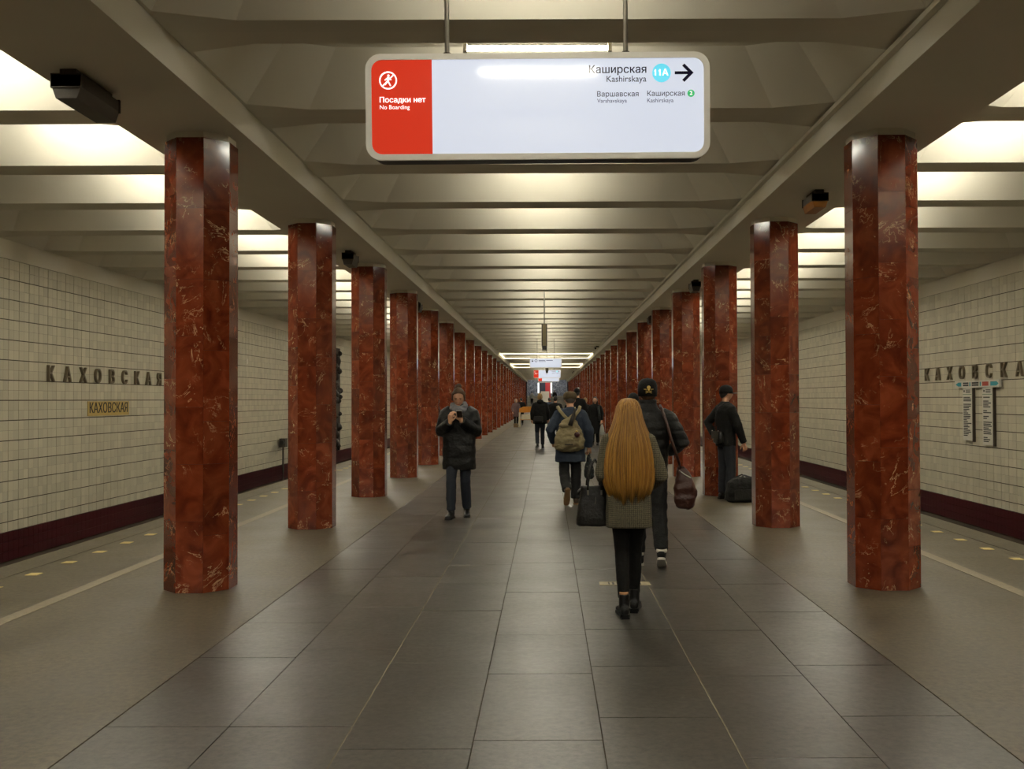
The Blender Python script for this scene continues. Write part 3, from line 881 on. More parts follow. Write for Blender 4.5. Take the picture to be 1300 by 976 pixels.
for x in (-0.93, 0.88): MB().box(x-0.09, x+0.09, -0.02, 0, 0.1, 1.5).build('light_strip', M['posterlight'], t)
t = thing('notice_board', 'white free-standing notice board before the far stairs', 'board', (-0.2, 118.0, 0))
MB().box(-0.55, 0.45, 0, 0.06, 1.3, 2.6).build('board', M['whitemetal'], t)
MB().box(0.45, 0.62, 0, 0.06, 1.0, 2.75).build('red_edge', M['posterred'], t)
for x in (-0.5, 0.4): MB().box(x-0.03, x+0.03, 0, 0.06, 0, 1.3).build('leg', M['greymetal'], t)

# white strip light edge on a column far right of the axis: a tall white sign post
t = thing('sign_post', 'tall thin white post standing in front of the far columns', 'post', (1.95, 60.0, 0))
MB().box(-0.05, 0.05, -0.03, 0.03, 0.05, 2.35).build('panel', M['whitemetal'], t)
MB().box(-0.15, 0.15, -0.12, 0.12, 0, 0.05).build('base', M['greymetal'], t)

# ------------------------------------------------------------------ bench
M['wood'] = pm('orange_wood', '#b9781f', 0.4, 0.25, 6)
M['benchstone'] = pm('bench_stone', '#b8ae92', 0.5, 0.15, 5)
t = thing('bench', 'orange wooden bench with pale stone frame in the middle of the far hall', 'bench', (-1.12, 57.4, 0))
MB().prism([(-0.5, 0.86), (0.5, 0.86), (0.5, 1.12), (0.25, 1.2), (-0.25, 1.2), (-0.5, 1.08)], 0.0, 0.06, 'xz').build('backrest', M['wood'], t)
MB().box(-0.5, 0.5, -0.45, 0.0, 0.42, 0.5).build('seat', M['wood'], t)
MB().box(-0.36, 0.5, -0.5, -0.45, 0.45, 0.75).build('front_panel', M['benchstone'], t)
for x in (-0.47, 0.47):
    for y in (-0.42, 0.02): MB().box(x-0.05, x+0.05, y-0.05, y+0.05, 0, 0.86 if y > 0 else 0.6).build('leg', M['benchstone'], t)
M['cardboard'] = pm('brown_box', '#6b5638', 0.7, 0.2, 6)
t = thing('box', 'small brown box on the floor beside the orange bench', 'box', (-1.8, 56.9, 0))
MB().box(-0.13, 0.13, -0.1, 0.1, 0, 0.2).build('carton', M['cardboard'], t)
MB().box(-0.135, 0.135, -0.105, 0.105, 0.2, 0.225).build('lid', M['cardboard'], t)

# ------------------------------------------------------------------ people: materials
M['skin'] = pm('skin', '#b98a6c', 0.5, 0.08, 10)
M['lips'] = pm('lips', '#8a4a42', 0.5, 0.1, 10)
M['eye'] = pm('dark_eye', '#1c1512', 0.3, 0.1, 10)
M['brownhair'] = pm('brown_hair', '#46301c', 0.6, 0.35, 30, 0.3, spec=0.3)
M['darkhair'] = pm('dark_hair', '#17110d', 0.5, 0.35, 30, 0.3)
M['greyhair'] = pm('grey_hair', '#3f382f', 0.6, 0.3, 30, 0.3)
M['fairhair'] = pm('fair_hair', '#8a6a3a', 0.55, 0.3, 30, 0.3)
M['blackcloth'] = pm('black_cloth', '#0b0a08', 0.8, 0.25, 14, 0.35, spec=0.25)
M['blacknylon'] = pm('black_nylon', '#0c0b0a', 0.5, 0.25, 10, 0.35, spec=0.3)
M['blackleather'] = pm('black_leather', '#090807', 0.4, 0.25, 18, 0.25, spec=0.4)
M['bluecoat'] = pm('blue_grey_coat', '#323a47', 0.85, 0.15, 10, 0.4, spec=0.2)
M['navy'] = pm('navy_cloth', '#0d1018', 0.8, 0.2, 10, 0.3)
M['jeans'] = pm('dark_jeans', '#151b26', 0.8, 0.3, 22, 0.35)
M['blackjeans'] = pm('black_jeans', '#090908', 0.8, 0.25, 22, 0.35)
M['charcoal'] = pm('charcoal_trousers', '#100f0e', 0.8, 0.2, 14, 0.3)
M['scarf'] = pm('grey_scarf', '#707175', 0.9, 0.3, 40, 0.5)
M['canvas'] = pm('khaki_canvas', '#7d7152', 0.85, 0.18, 9, 0.45)
M['canvasdark'] = pm('dark_strap', '#2a241b', 0.7, 0.2, 12)
M['flatcap'] = pm('olive_cap', '#4d4029', 0.9, 0.25, 40, 0.4)
M['brownleather'] = pm('brown_leather', '#3b1d14', 0.4, 0.3, 12, 0.3)
M['tanshoe'] = pm('tan_sole', '#7d5f3c', 0.7, 0.2, 12)
M['brownshoe'] = pm('brown_shoe', '#3b2a1c', 0.5, 0.2, 12)
M['whiterubber'] = pm('white_rubber', '#c4bfb2', 0.6, 0.08, 12)
M['gold'] = pm('gold_thread', '#b2964a', 0.6, 0.2, 60)
M['pinkcoat'] = pm('dusty_pink_coat', '#5a4444', 0.85, 0.15, 8, 0.3)
M['tote'] = pm('sage_tote', '#5d5a42', 0.85, 0.15, 10, 0.3)
M['palegrey'] = pm('pale_grey', '#8b8a84', 0.7, 0.1, 8)
M['phone'] = pm('phone_rim_glow', '#b9b5ad', 0.3, 0.05, 8)
M['screen'] = emis('phone_screen', '#dfe6ee', 0.5)
M['ankle'] = pm('ankle_skin', '#b98a5c', 0.5, 0.1, 10)
def tweed():
    m, nt, b = newmat('tweed'); L = nt.links.new
    tc = nd(nt, 'ShaderNodeTexCoord')
    ck = nd(nt, 'ShaderNodeTexChecker'); ck.inputs['Scale'].default_value = 150
    L(tc.outputs['Object'], ck.inputs[0])
    w = nd(nt, 'ShaderNodeTexWave', bands_direction='Z'); w.inputs['Scale'].default_value = 22; L(tc.outputs['Object'], w.inputs[0])
    w2 = nd(nt, 'ShaderNodeTexWave', bands_direction='X'); w2.inputs['Scale'].default_value = 22; L(tc.outputs['Object'], w2.inputs[0])
    no = nd(nt, 'ShaderNodeTexNoise'); no.inputs['Scale'].default_value = 120; no.inputs['Detail'].default_value = 3; L(tc.outputs['Object'], no.inputs['Vector'])
    a = nd(nt, 'ShaderNodeMath', operation='MULTIPLY'); L(w.outputs['Fac'], a.inputs[0]); L(w2.outputs['Fac'], a.inputs[1])
    a2 = nd(nt, 'ShaderNodeMath', operation='ADD'); L(a.outputs[0], a2.inputs[0]); L(no.outputs['Fac'], a2.inputs[1])
    cr = nd(nt, 'ShaderNodeValToRGB'); e = cr.color_ramp.elements
    e[0].position = 0.3; e[0].color = (*lin('#15130e'), 1); e[1].position = 1.1; e[1].color = (*lin('#6b644e'), 1)
    L(a2.outputs[0], cr.inputs[0]); L(cr.outputs[0], b.inputs['Base Color']); b.inputs['Roughness'].default_value = 0.9
    return m
M['tweed'] = tweed()
def strandmat(name, c0, c1, c2):
    m, nt, b = newmat(name); L = nt.links.new
    g = nd(nt, 'ShaderNodeNewGeometry'); tc = nd(nt, 'ShaderNodeTexCoord')
    no = nd(nt, 'ShaderNodeTexNoise'); no.inputs['Scale'].default_value = 5; L(tc.outputs['Object'], no.inputs['Vector'])
    ad = nd(nt, 'ShaderNodeMath', operation='MULTIPLY_ADD'); ad.inputs[1].default_value = 0.7; L(g.outputs['Random Per Island'], ad.inputs[0]); 
    n3 = nd(nt, 'ShaderNodeMath', operation='MULTIPLY'); n3.inputs[1].default_value = 0.35; L(no.outputs['Fac'], n3.inputs[0]); L(n3.outputs[0], ad.inputs[2])
    cr = nd(nt, 'ShaderNodeValToRGB'); e = cr.color_ramp.elements
    e[0].color = (*lin(c0), 1); e[1].color = (*lin(c2), 1); x = e.new(0.5); x.color = (*lin(c1), 1)
    L(ad.outputs[0], cr.inputs[0]); L(cr.outputs[0], b.inputs['Base Color']); b.inputs['Roughness'].default_value = 0.42
    return m
M['blonde'] = strandmat('golden_hair', '#573b15', '#946727', '#be8f3c')
def floral():
    m, nt, b = newmat('floral_cloth'); L = nt.links.new
    tc = nd(nt, 'ShaderNodeTexCoord'); v = nd(nt, 'ShaderNodeTexVoronoi'); v.inputs['Scale'].default_value = 26; L(tc.outputs['Object'], v.inputs['Vector'])
    cr = nd(nt, 'ShaderNodeValToRGB'); e = cr.color_ramp.elements
    e[0].color = (*lin('#6b6a4a'), 1); e[0].position = 0.12; e[1].color = (*lin('#171b1c'), 1); e[1].position = 0.35
    x = e.new(0.24); x.color = (*lin('#31464a'), 1)
    L(v.outputs['Distance'], cr.inputs[0]); L(cr.outputs[0], b.inputs['Base Color']); b.inputs['Roughness'].default_value = 0.7
    return m
M['floral'] = floral()

# ------------------------------------------------------------------ people: builders
def voxel(mb, size, smooth_it=3, disp=0.0, freq=9.0, seed=0.0, fn=None, name='tmp'):
    """one continuous surface from overlapping lofts, then cloth folds from noise"""
    me = mb.mesh(name)
    o = bpy.data.objects.new(name, me); COL.objects.link(o)
    r = o.modifiers.new('r', 'REMESH'); r.mode = 'VOXEL'; r.voxel_size = size
    if smooth_it:
        sm = o.modifiers.new('s', 'SMOOTH'); sm.iterations = smooth_it; sm.factor = 0.5
    dg = bpy.context.evaluated_depsgraph_get()
    out = bpy.data.meshes.new_from_object(o.evaluated_get(dg))
    bpy.data.objects.remove(o); bpy.data.meshes.remove(me)
    if disp or fn:
        nrm = [v.normal.copy() for v in out.vertices]
        for v, n in zip(out.vertices, nrm):
            d = 0.0
            if disp:
                p = v.co * freq + Vector((seed, seed*1.7, seed*0.3))
                q = Vector((p.x, p.y, p.z*1.5))
                d += disp * (noise.noise(q) + 0.5*abs(noise.noise(q*2.1)))
            if fn: d += fn(v.co)
            v.co = v.co + n*d
    out.polygons.foreach_set('use_smooth', [True]*len(out.polygons))
    return out

def head_fn(p):
    x, y, z = p.x, p.y, p.z
    q = Vector(p)
    if z < 0:                                   # jaw narrows, chin forward
        q.x *= 1 - 0.34*(-z)**1.4
        q.y *= 1 - 0.22*(-z)**1.6 if y < 0 else 1 - 0.10*(-z)**2
    if y > 0:
        f = max(0, y)
        ax = abs(x)
        q.y += 0.26*math.exp(-((x/0.16)**2) - ((z+0.16)/0.17)**2)*f      # nose
        q.y += 0.07*math.exp(-((x/0.12)**2) - ((z-0.08)/0.2)**2)*f       # bridge
        q.y -= 0.10*math.exp(-(((ax-0.38)/0.2)**2) - ((z-0.03)/0.13)**2)*f   # eye sockets
        q.y += 0.05*math.exp(-((x/0.6)**2) - ((z-0.24)/0.12)**2)*f       # brow
        q.y += 0.07*math.exp(-((x/0.28)**2) - ((z+0.5)/0.1)**2)*f        # lips
        q.y += 0.06*math.exp(-((x/0.3)**2) - ((z+0.85)/0.14)**2)*f       # chin
    return q

def hand_into(mb, wrist, d, n, side, k=1.0, curl=0.5):
    """palm, four fingers and a thumb; d = pointing direction, n = palm normal, side=+1 right"""
    d = Vector(d).normalized(); n = Vector(n); n = (n - d*n.dot(d)).normalized(); s = d.cross(n).normalized()*side
    w = Vector(wrist)
    P = lambda a, b, c: w + d*(a*k) + s*(b*k) + n*(c*k)
    mb.tube([P(-0.03, 0, 0), P(0.01, 0, 0), P(0.05, 0.003, 0), P(0.095, 0.003, 0)], [(0.026*k, 0.022*k), (0.03*k, 0.02*k), (0.038*k, 0.017*k), (0.04*k, 0.014*k)], 10)
    # make sure the palm is broad sideways: a second flattened block
    for i, (off, ln) in enumerate(((-0.031, 0.062), (-0.010, 0.076), (0.012, 0.070), (0.032, 0.054))):
        a = P(0.085, off, 0); c = curl*(1 + 0.1*i)
        p1 = a + d*(ln*0.5*k*math.cos(c*0.6)) + n*(ln*0.5*k*math.sin(c*0.6))
        p2 = p1 + d*(ln*0.34*k*math.cos(c*1.5)) + n*(ln*0.34*k*math.sin(c*1.5))
        p3 = p2 + d*(ln*0.26*k*math.cos(c*2.2)) + n*(ln*0.26*k*math.sin(c*2.2))
        mb.tube([P(0.05, off*0.8, 0), a, p1, p2, p3], [0.010*k, 0.0098*k, 0.009*k, 0.0085*k, 0.006*k], 8)
    t0 = P(0.02, -0.022, 0.004); t1 = P(0.05, -0.052, 0.012); t2 = P(0.078, -0.06, 0.02 + 0.02*curl); t3 = P(0.1, -0.056, 0.028 + 0.03*curl)
    mb.tube([t0, t1, t2, t3], [0.014*k, 0.0115*k, 0.0105*k, 0.007*k], 8)

BASE = dict(
    shoulder=1.43, shw=0.175, hip=0.90, hipw=0.085, neck=1.47, headz=1.625,
    legs={'L': ((-0.10, 0.02, 0.49), (-0.10, 0.0, 0.09), 0), 'R': ((0.10, 0.02, 0.49), (0.10, 0.0, 0.09), 0)},
    arms={'L': ((-0.25, -0.02, 1.14), (-0.25, 0.08, 0.90)), 'R': ((0.25, -0.02, 1.14), (0.25, 0.08, 0.90))},
    hands={}, head_pitch=0.0, head_yaw=0.0, lean=0.0)

class Person:
    def __init__(self, label, loc, rz, H, pose=None, res=1.0, skin='skin', seed=0.0, group=None, head_fwd=0.0):
        self.k = H/1.75
        self.p = dict(BASE); self.p.update(pose or {})
        self.res = res; self.seed = seed
        self.root = thing('person', label, 'person', loc, rz, group)
        self.root.scale = (1, 1, 1)
        self.hf = head_fwd
        self.body(skin)
    def S(self, v):
        return tuple(c*self.k for c in v)
    def head_mat(self):
        p = self.p
        return Matrix.Translation((0, self.hf + 0.012, p['headz'])) @ Matrix.Rotation(R(p['head_yaw']), 4, 'Z') @ Matrix.Rotation(R(-p['head_pitch']), 4, 'X')
    def build(self, mb, name, mat, vox, smooth_it=3, disp=0, freq=9, fn=None, parent=None, label=None):
        me = voxel(mb, vox*self.res, smooth_it, disp, freq, self.seed, fn)
        return self.addmesh(me, name, mat, parent, label)
    def addmesh(self, me, name, mat, parent=None, label=None):
        me.name = name
        me.transform(Matrix.Scale(self.k, 4))
        me.materials.clear(); me.materials.append(M[mat] if isinstance(mat, str) else mat)
        o = link(name, me, parent or self.root)
        if label: o['label'] = label
        return o
    def plain(self, mb, name, mat, smooth=True, parent=None, label=None):
        return self.addmesh(mb.mesh(name, None, smooth), name, mat, parent, label)
    def body(self, skin):
        p = self.p; mb = MB()
        m = self.head_mat()
        hd = MB().ball((0, 0, 0), 0.076, 0.096, 0.118, 40, 30, head_fn)
        for sx in (-1, 1): hd.ball((sx*0.076, -0.012, -0.005), 0.012, 0.02, 0.032, 10, 8)
        mb.add([m @ Vector(v) for v in hd.v], hd.f)
        hc = m @ Vector((0, -0.015, -0.06))
        mb.tube([(0, -0.02, p['neck']-0.08), (0, -0.012, p['neck']), tuple(hc)], [0.062, 0.056, 0.052], 14)
        mb.stack([(0.84, 0, 0, 0.11, 0.075), (0.95, 0, 0, 0.125, 0.08), (1.08, 0, 0, 0.11, 0.075), (1.25, 0, 0, 0.13, 0.085), (1.38, 0, -0.005, 0.135, 0.075), (1.44, 0, -0.012, 0.09, 0.055), (1.49, 0, -0.012, 0.06, 0.05)], 18)
        for sd, sx in (('L', -1), ('R', 1)):
            kn, an, fp = p['legs'][sd]
            mb.tube([(sx*p['hipw'], 0, p['hip']), tuple(Vector((sx*p['hipw'], 0, p['hip'])).lerp(Vector(kn), 0.5)), kn, tuple(Vector(kn).lerp(Vector(an), 0.3)), an], [0.066, 0.058, 0.042, 0.04, 0.032], 12)
            el, wr = p['arms'][sd]
            mb.tube([(sx*(p['shw']-0.03), -0.01, p['shoulder']-0.02), (sx*p['shw'], -0.01, p['shoulder']-0.05), el, tuple(Vector(el).lerp(Vector(wr), 0.35)), wr], [0.045, 0.043, 0.036, 0.034, 0.026], 12)
            h = p['hands'].get(sd)
            fd = Vector(wr) - Vector(el)
            hand_into(mb, wr, h[0] if h else fd, h[1] if h else (-sx, 0.2, 0), sx, 1.0, h[2] if h else 0.6)
        self.build(mb, 'body', skin, 0.0065, 1)
    def torso(self, name, mat, levels, sleeve=(0.075, 0.062, 0.045), vox=0.011, disp=0.008, freq=9, fn=None, sleeves=True, label=None, extra=None, wrist_t=0.97):
        p = self.p; mb = MB()
        mb.stack(levels, 24)
        if sleeves:
            for sd, sx in (('L', -1), ('R', 1)):
                el, wr = Vector(p['arms'][sd][0]), Vector(p['arms'][sd][1])
                sh = Vector((sx*p['shw'], -0.01, p['shoulder']-0.045))
                a, b, c = sleeve
                end = el.lerp(wr, wrist_t)
                mb.tube([(sx*(p['shw']-0.07), -0.01, p['shoulder']-0.015), sh, sh.lerp(el, 0.5), el, el.lerp(end, 0.5), end], [a*0.95, a, (a+b)/2, b, (b+c)/2, c], 14)
        if extra: extra(mb)
        return self.build(mb, name, mat, vox, 4, disp, freq, fn, label=label)
    def trousers(self, mat, r=(0.095, 0.07, 0.06), end=0.95, vox=0.010, disp=0.006, name='trousers', waist=0.13, freq=10):
        p = self.p; mb = MB()
        mb.stack([(0.80, 0, 0, waist*0.9, 0.09), (0.86, 0, 0, waist+0.02, 0.115), (0.98, 0, 0, waist+0.015, 0.11), (1.06, 0, 0, waist, 0.10)], 18)
        for sd, sx in (('L', -1), ('R', 1)):
            kn, an, fp = p['legs'][sd]; kn = Vector(kn); an = Vector(an); hp = Vector((sx*p['hipw'], 0, p['hip']))
            mb.tube([hp, hp.lerp(kn, 0.5), kn, kn.lerp(an, 0.4), kn.lerp(an, end)], [r[0], (r[0]+r[1])/2, r[1], (r[1]+r[2])/2+0.004, r[2]], 14)
        return self.build(mb, name, mat, vox, 3, disp, freq)
    def shoes(self, mat, sole='blackleather', name='shoe', high=0.0, length=0.27, heel=0.0, yaw=8, r=0.045):
        for sd, sx in (('L', -1), ('R', 1)):
            kn, an, fp = self.p['legs'][sd]
            an = Vector(an)
            # foot frame at the ankle: pitch fp lowers the toes
            m = Matrix.Translation(an) @ Matrix.Rotation(R(-sx*yaw), 4, 'Z') @ Matrix.Rotation(R(-fp), 4, 'X')
            mb = MB()
            z0 = -0.09
            L = length
            mb2 = MB()
            secs = [(-0.075, 0.018, 0.055), (-0.06, 0.034, 0.075), (-0.01, 0.037, 0.085), (0.05, 0.041, 0.07), (0.11, 0.046, 0.05), (L-0.105, 0.043, 0.04), (L-0.08, 0.025, 0.028)]
            rings = []
            for y, hw, ht in secs:
                ring = []
                for i in range(14):
                    t = 2*math.pi*i/14; c, s_ = math.cos(t), math.sin(t)
                    ring.append((hw*math.copysign(abs(c)**0.8, c), y, z0 + 0.012 + ht*0.5 + ht*0.5*math.copysign(abs(s_)**0.8, s_)))
                rings.append(ring)
            mb2.loft(rings)
            mb2.tube([(0, -0.015, z0+0.05), (0, -0.012, 0.0), (0, -0.008, 0.03 + high)], [r*0.95, r, r], 12)
            mb.add([m @ Vector(v) for v in mb2.v], mb2.f)
            sh = self.build(mb, name, mat, 0.008, 2)
            so = MB()
            out = [(0.022, -0.08), (0.038, -0.06), (0.038, 0.0), (0.045, 0.07), (0.048, 0.12), (0.04, L-0.09), (0.015, L-0.072)]
            pts = out + [(-a, b) for a, b in reversed(out)]
            sv = MB().prism(pts, z0, z0+0.022)
            if heel: sv.prism([(0.032, -0.075), (0.034, -0.02), (-0.034, -0.02), (-0.032, -0.075)], z0-heel, z0)
            so.add([m @ Vector(v) for v in sv.v], sv.f)
            self.plain(so, 'sole', sole, False, parent=sh)
    def cap_hair(self, mat='darkhair', drop=0.25, name='hair', puff=1.0, back=0.0):
        m = self.head_mat(); mb = MB()
        h = MB().ball((0, -0.012, 0.012), 0.083*puff, 0.102*puff, 0.120*puff, 24, 18)
        # cut the face side away: keep verts behind a slanted plane
        bm = bmesh.new(); me = h.mesh('h'); bm.from_mesh(me)
        bmesh.ops.bisect_plane(bm, geom=bm.verts[:]+bm.edges[:]+bm.faces[:], plane_co=(0, 0.03, 0.05), plane_no=(0, 0.72, -0.69), clear_outer=True)
        bmesh.ops.bisect_plane(bm, geom=bm.verts[:]+bm.edges[:]+bm.faces[:], plane_co=(0, 0, -0.09 - back), plane_no=(0, 0, -1), clear_outer=True)
        bmesh.ops.holes_fill(bm, edges=[e for e in bm.edges if e.is_boundary])
        bmesh.ops.transform(bm, matrix=m, verts=bm.verts[:])
        for v in bm.verts: v.co += v.normal*0.005*noise.noise(v.co*40)
        bm.to_mesh(me); bm.free(); bpy.data.meshes.remove
        me.polygons.foreach_set('use_smooth', [True]*len(me.polygons))
        return self.addmesh(me, name, mat)
    def face(self):
        m = self.head_mat()
        def hp(v): return m @ Vector(v)
        for sx in (-1, 1):
            e = MB().ball((sx*0.03, 0.083, 0.004), 0.011, 0.006, 0.005, 10, 8)
            self.plain(MB().add([hp(v) for v in e.v], e.f), 'eye', 'eye')
            b = MB().tube([(sx*0.014, 0.092, 0.024), (sx*0.03, 0.091, 0.029), (sx*0.047, 0.08, 0.024)], [0.003, 0.004, 0.002], 6)
            self.plain(MB().add([hp(v) for v in b.v], b.f), 'eyebrow', 'brownhair')
        l = MB().tube([(-0.022, 0.088, -0.06), (-0.008, 0.098, -0.057), (0.008, 0.098, -0.057), (0.022, 0.088, -0.06)], [0.002, 0.006, 0.006, 0.002], 8)
        self.plain(MB().add([hp(v) for v in l.v], l.f), 'lips', 'lips')
    def head_part(self, mb, name, mat, smooth=True, label=None, parent=None):
        m = self.head_mat()
        return self.plain(MB().add([m @ Vector(v) for v in mb.v], mb.f), name, mat, smooth, parent, label)
    def world(self, v):
        r = self.root
        c, s = math.cos(r.rotation_euler.z), math.sin(r.rotation_euler.z)
        x, y, z = (q*self.k for q in v)
        return (r.location.x + c*x - s*y, r.location.y + s*x + c*y, r.location.z + z)

def quilt(pitch, amp):
    return lambda co: amp*(abs(math.sin(math.pi*co.z/pitch))**0.5 - 0.7)

# coat profiles: (z, cx, cy, half width, half depth) on a 1.75 m figure
def coat_levels(hem, wh, dh, ww, wc, ws=0.20, top=1.50, dc=0.13, collar=0.075):
    return [(hem, 0, 0, wh, dh), (hem+0.10, 0, 0, wh*0.98, dh), (0.92, 0, 0, (wh+ww)/2, dh*0.97), (1.08, 0, 0, ww, dc*0.95), (1.25, 0, 0, wc, dc), (1.36, 0, -0.005, ws, dc*0.95), (1.43, 0, -0.012, ws*0.86, dc*0.72), (1.465, 0, -0.015, ws*0.58, dc*0.62), (top-0.015, 0, -0.015, collar, collar*0.95), (top, 0, -0.015, collar*0.95, collar*0.9)]

# ------------------------------------------------------------------ 1 blonde woman walking away
H1 = 1.655
W = Person('woman with very long golden hair and tweed jacket walking away', (0.655, 7.30, 0), R(-2), H1, dict(
    legs={'L': ((-0.055, 0.05, 0.50), (-0.045, -0.06, 0.105), 0), 'R': ((0.055, 0.16, 0.51), (0.05, 0.16, 0.105), 0)},
    arms={'L': ((-0.205, -0.02, 1.12), (-0.19, 0.22, 1.05)), 'R': ((0.25, -0.02, 1.10), (0.16, 0.19, 1.0))}, shw=0.155, hipw=0.07, headz=1.592), seed=1.0)
W.torso('jacket', 'tweed', [(0.70, 0, 0, 0.185, 0.135), (0.80, 0, 0, 0.183, 0.135), (0.92, 0, 0, 0.178, 0.13), (1.08, 0, 0, 0.165, 0.12), (1.25, 0, 0, 0.18, 0.125), (1.36, 0, 0, 0.185, 0.115), (1.43, 0, -0.01, 0.15, 0.085), (1.47, 0, -0.012, 0.09, 0.07), (1.49, 0, -0.012, 0.07, 0.065)], (0.066, 0.064, 0.05), disp=0.005)
W.trousers('blackcloth', (0.088, 0.057, 0.044), end=0.9, disp=0.003, waist=0.12)
W.shoes('blackleather', name='boot', high=0.05, length=0.25, heel=0.015, r=0.043)
for sd in 'LR':
    an = Vector(W.p['legs'][sd][1])
    W.plain(MB().tube([(an.x, an.y-0.006, an.z+0.078), (an.x, an.y-0.006, an.z+0.096)], [0.036, 0.035], 12), 'ankle', 'ankle')
def long_hair():
    rh = random.Random(4)
    prof = [(1.712, 0.012, 0.014), (1.706, 0.045, 0.06), (1.685, 0.07, 0.09), (1.64, 0.092, 0.108), (1.56, 0.105, 0.118), (1.48, 0.135, 0.132), (1.40, 0.172, 0.148), (1.30, 0.20, 0.158), (1.18, 0.214, 0.165), (1.08, 0.205, 0.165), (1.01, 0.188, 0.16), (0.95, 0.165, 0.155), (0.89, 0.14, 0.15)]
    def P(phi, t, off=0.0):
        f = t*(len(prof)-1); i = min(int(f), len(prof)-2); u = f-i
        z, w, d = (prof[i][q]*(1-u) + prof[i+1][q]*u for q in range(3))
        return (math.sin(phi)*(w+off), -0.005 - math.cos(phi)*(d+off)*(1 if abs(phi) < 1.57 else 0.9), z)
    mb = MB()
    rings = []
    N = 30
    for t in [i/24*0.78 for i in range(25)]:
        ring = [P(-1.75 + 3.5*j/N, t, -0.014) for j in range(N+1)] 
        ring += [tuple(Vector(P(1.75 - 3.5*j/N, t, -0.014))*1.0 + Vector((0, 0.03 if t > 0.2 else 0.01, 0))) for j in range(N+1)]
        rings.append(ring)
    mb.loft(rings)
    for i in range(1500):
        phi = rh.uniform(-1.78, 1.78); t0 = rh.choice((0.0, 0.02, 0.05, rh.uniform(0.0, 0.35)))
        edge = abs(phi)/1.78
        t1 = rh.uniform(0.86, 0.98) - 0.05*edge**2 - (rh.uniform(0, 0.06) if rh.random() < 0.4 else 0) + 0.11*noise.noise(Vector((phi*4.5, 0.3, 0)))
        off = rh.uniform(-0.012, 0.006); dph = rh.gauss(0, 0.035); wv = rh.uniform(0, 6.28); wa = rh.uniform(0.002, 0.012)
        n = 10; pts = []; rad = []
        r0 = rh.uniform(0.0028, 0.0052)
        for q in range(n+1):
            u = q/n; t = min(t0 + (t1-t0)*u, 1.0)
            x, y, z = P(phi + dph*u + wa*math.sin(wv + u*7), t, off)
            if t0 + (t1-t0)*u > 1.0: z -= (t0 + (t1-t0)*u - 1.0)*0.5
            pts.append((x, y, z)); rad.append(r0*(1 - 0.85*max(0, u-0.55)/0.45))
        mb.tube(pts, rad, 4)
    return mb
W.plain(long_hair(), 'hair', 'blonde')

def bag_thing(name, label, cat, loc, rz=0.0):
    return thing(name, label, cat, loc, rz)
# black tote hanging from her bent arm
tx, ty, tz = 0.395, 7.36, 0.665
t = bag_thing('tote_bag', 'black leather tote bag hanging from the arm of the golden-haired woman', 'bag', (tx, ty, tz), R(4))
b = MB().stack([(0.0, 0, 0, 0.115, 0.06), (0.012, 0, 0, 0.13, 0.07), (0.05, 0, 0, 0.133, 0.072), (0.16, 0, 0, 0.115, 0.062), (0.27, 0, 0, 0.098, 0.045), (0.30, 0, 0, 0.096, 0.042)], 24, 3.0)
me = voxel(b, 0.008, 3, 0.004, 12, 3); me.materials.clear(); me.materials.append(M['blackleather']); link('bag_body', me, t)
for sy in (-0.045, 0.045):
    MB().tube([(-0.05, sy, 0.24), (-0.046, sy, 0.33), (-0.02, sy*0.6, 0.45), (0.012, sy*0.4, 0.50), (0.035, sy*0.6, 0.45), (0.05, sy, 0.33), (0.053, sy, 0.24)], 0.008, 8).build('handle', M['blackleather'], t, True)
for x in (-0.05, 0.053):
    MB().tube([(x, -0.056, 0.235), (x, -0.056, 0.27)], 0.007, 8).build('buckle', M['steel'], t)
MB().tube([(0.005, -0.06, 0.17), (0.008, -0.066, 0.22)], 0.004, 6).build('zip_pull', M['steel'], t)
MB().tube([(-0.098, 0, 0.27), (-0.112, -0.01, 0.26), (-0.118, -0.01, 0.235)], 0.012, 8).build('side_tab', M['blackleather'], t, True)

# ------------------------------------------------------------------ 2 man in black cap
H2 = 1.80
C = Person('man in black cap with gold emblem and black jacket walking away beside golden-haired woman', (1.02, 9.45, 0), 0, H2, dict(
    legs={'L': ((-0.085, 0.10, 0.50), (-0.08, 0.10, 0.09), 0), 'R': ((0.10, -0.02, 0.50), (0.105, -0.16, 0.155), 24)},
    arms={'L': ((-0.30, -0.05, 1.14), (-0.2, 0.17, 1.05)), 'R': ((0.315, -0.04, 1.16), (0.22, 0.18, 1.06))}, shw=0.19), seed=2.0)
C.torso('jacket', 'blacknylon', [(0.88, 0, 0, 0.185, 0.125), (0.95, 0, 0, 0.19, 0.13), (1.08, 0, 0, 0.19, 0.13), (1.25, 0, 0, 0.21, 0.14), (1.36, 0, 0, 0.215, 0.13), (1.43, 0, -0.01, 0.185, 0.1), (1.475, 0, -0.015, 0.11, 0.085), (1.51, 0, -0.014, 0.084, 0.082), (1.565, 0, -0.012, 0.082, 0.08)], (0.085, 0.075, 0.05), fn=quilt(0.085, 0.007), disp=0.004)
C.trousers('blackjeans', (0.1, 0.073, 0.062), end=0.93, disp=0.008, freq=14)
C.shoes('blackcloth', 'whiterubber', name='sneaker', high=0.01, length=0.28)
for sd in 'LR':
    an = Vector(C.p['legs'][sd][1])
    C.plain(MB().tube([(an.x, an.y-0.01, an.z+0.005), (an.x, an.y-0.012, an.z+0.035)], [0.05, 0.049], 12), 'sock', 'whiterubber')
C.cap_hair('brownhair')
cb = MB()
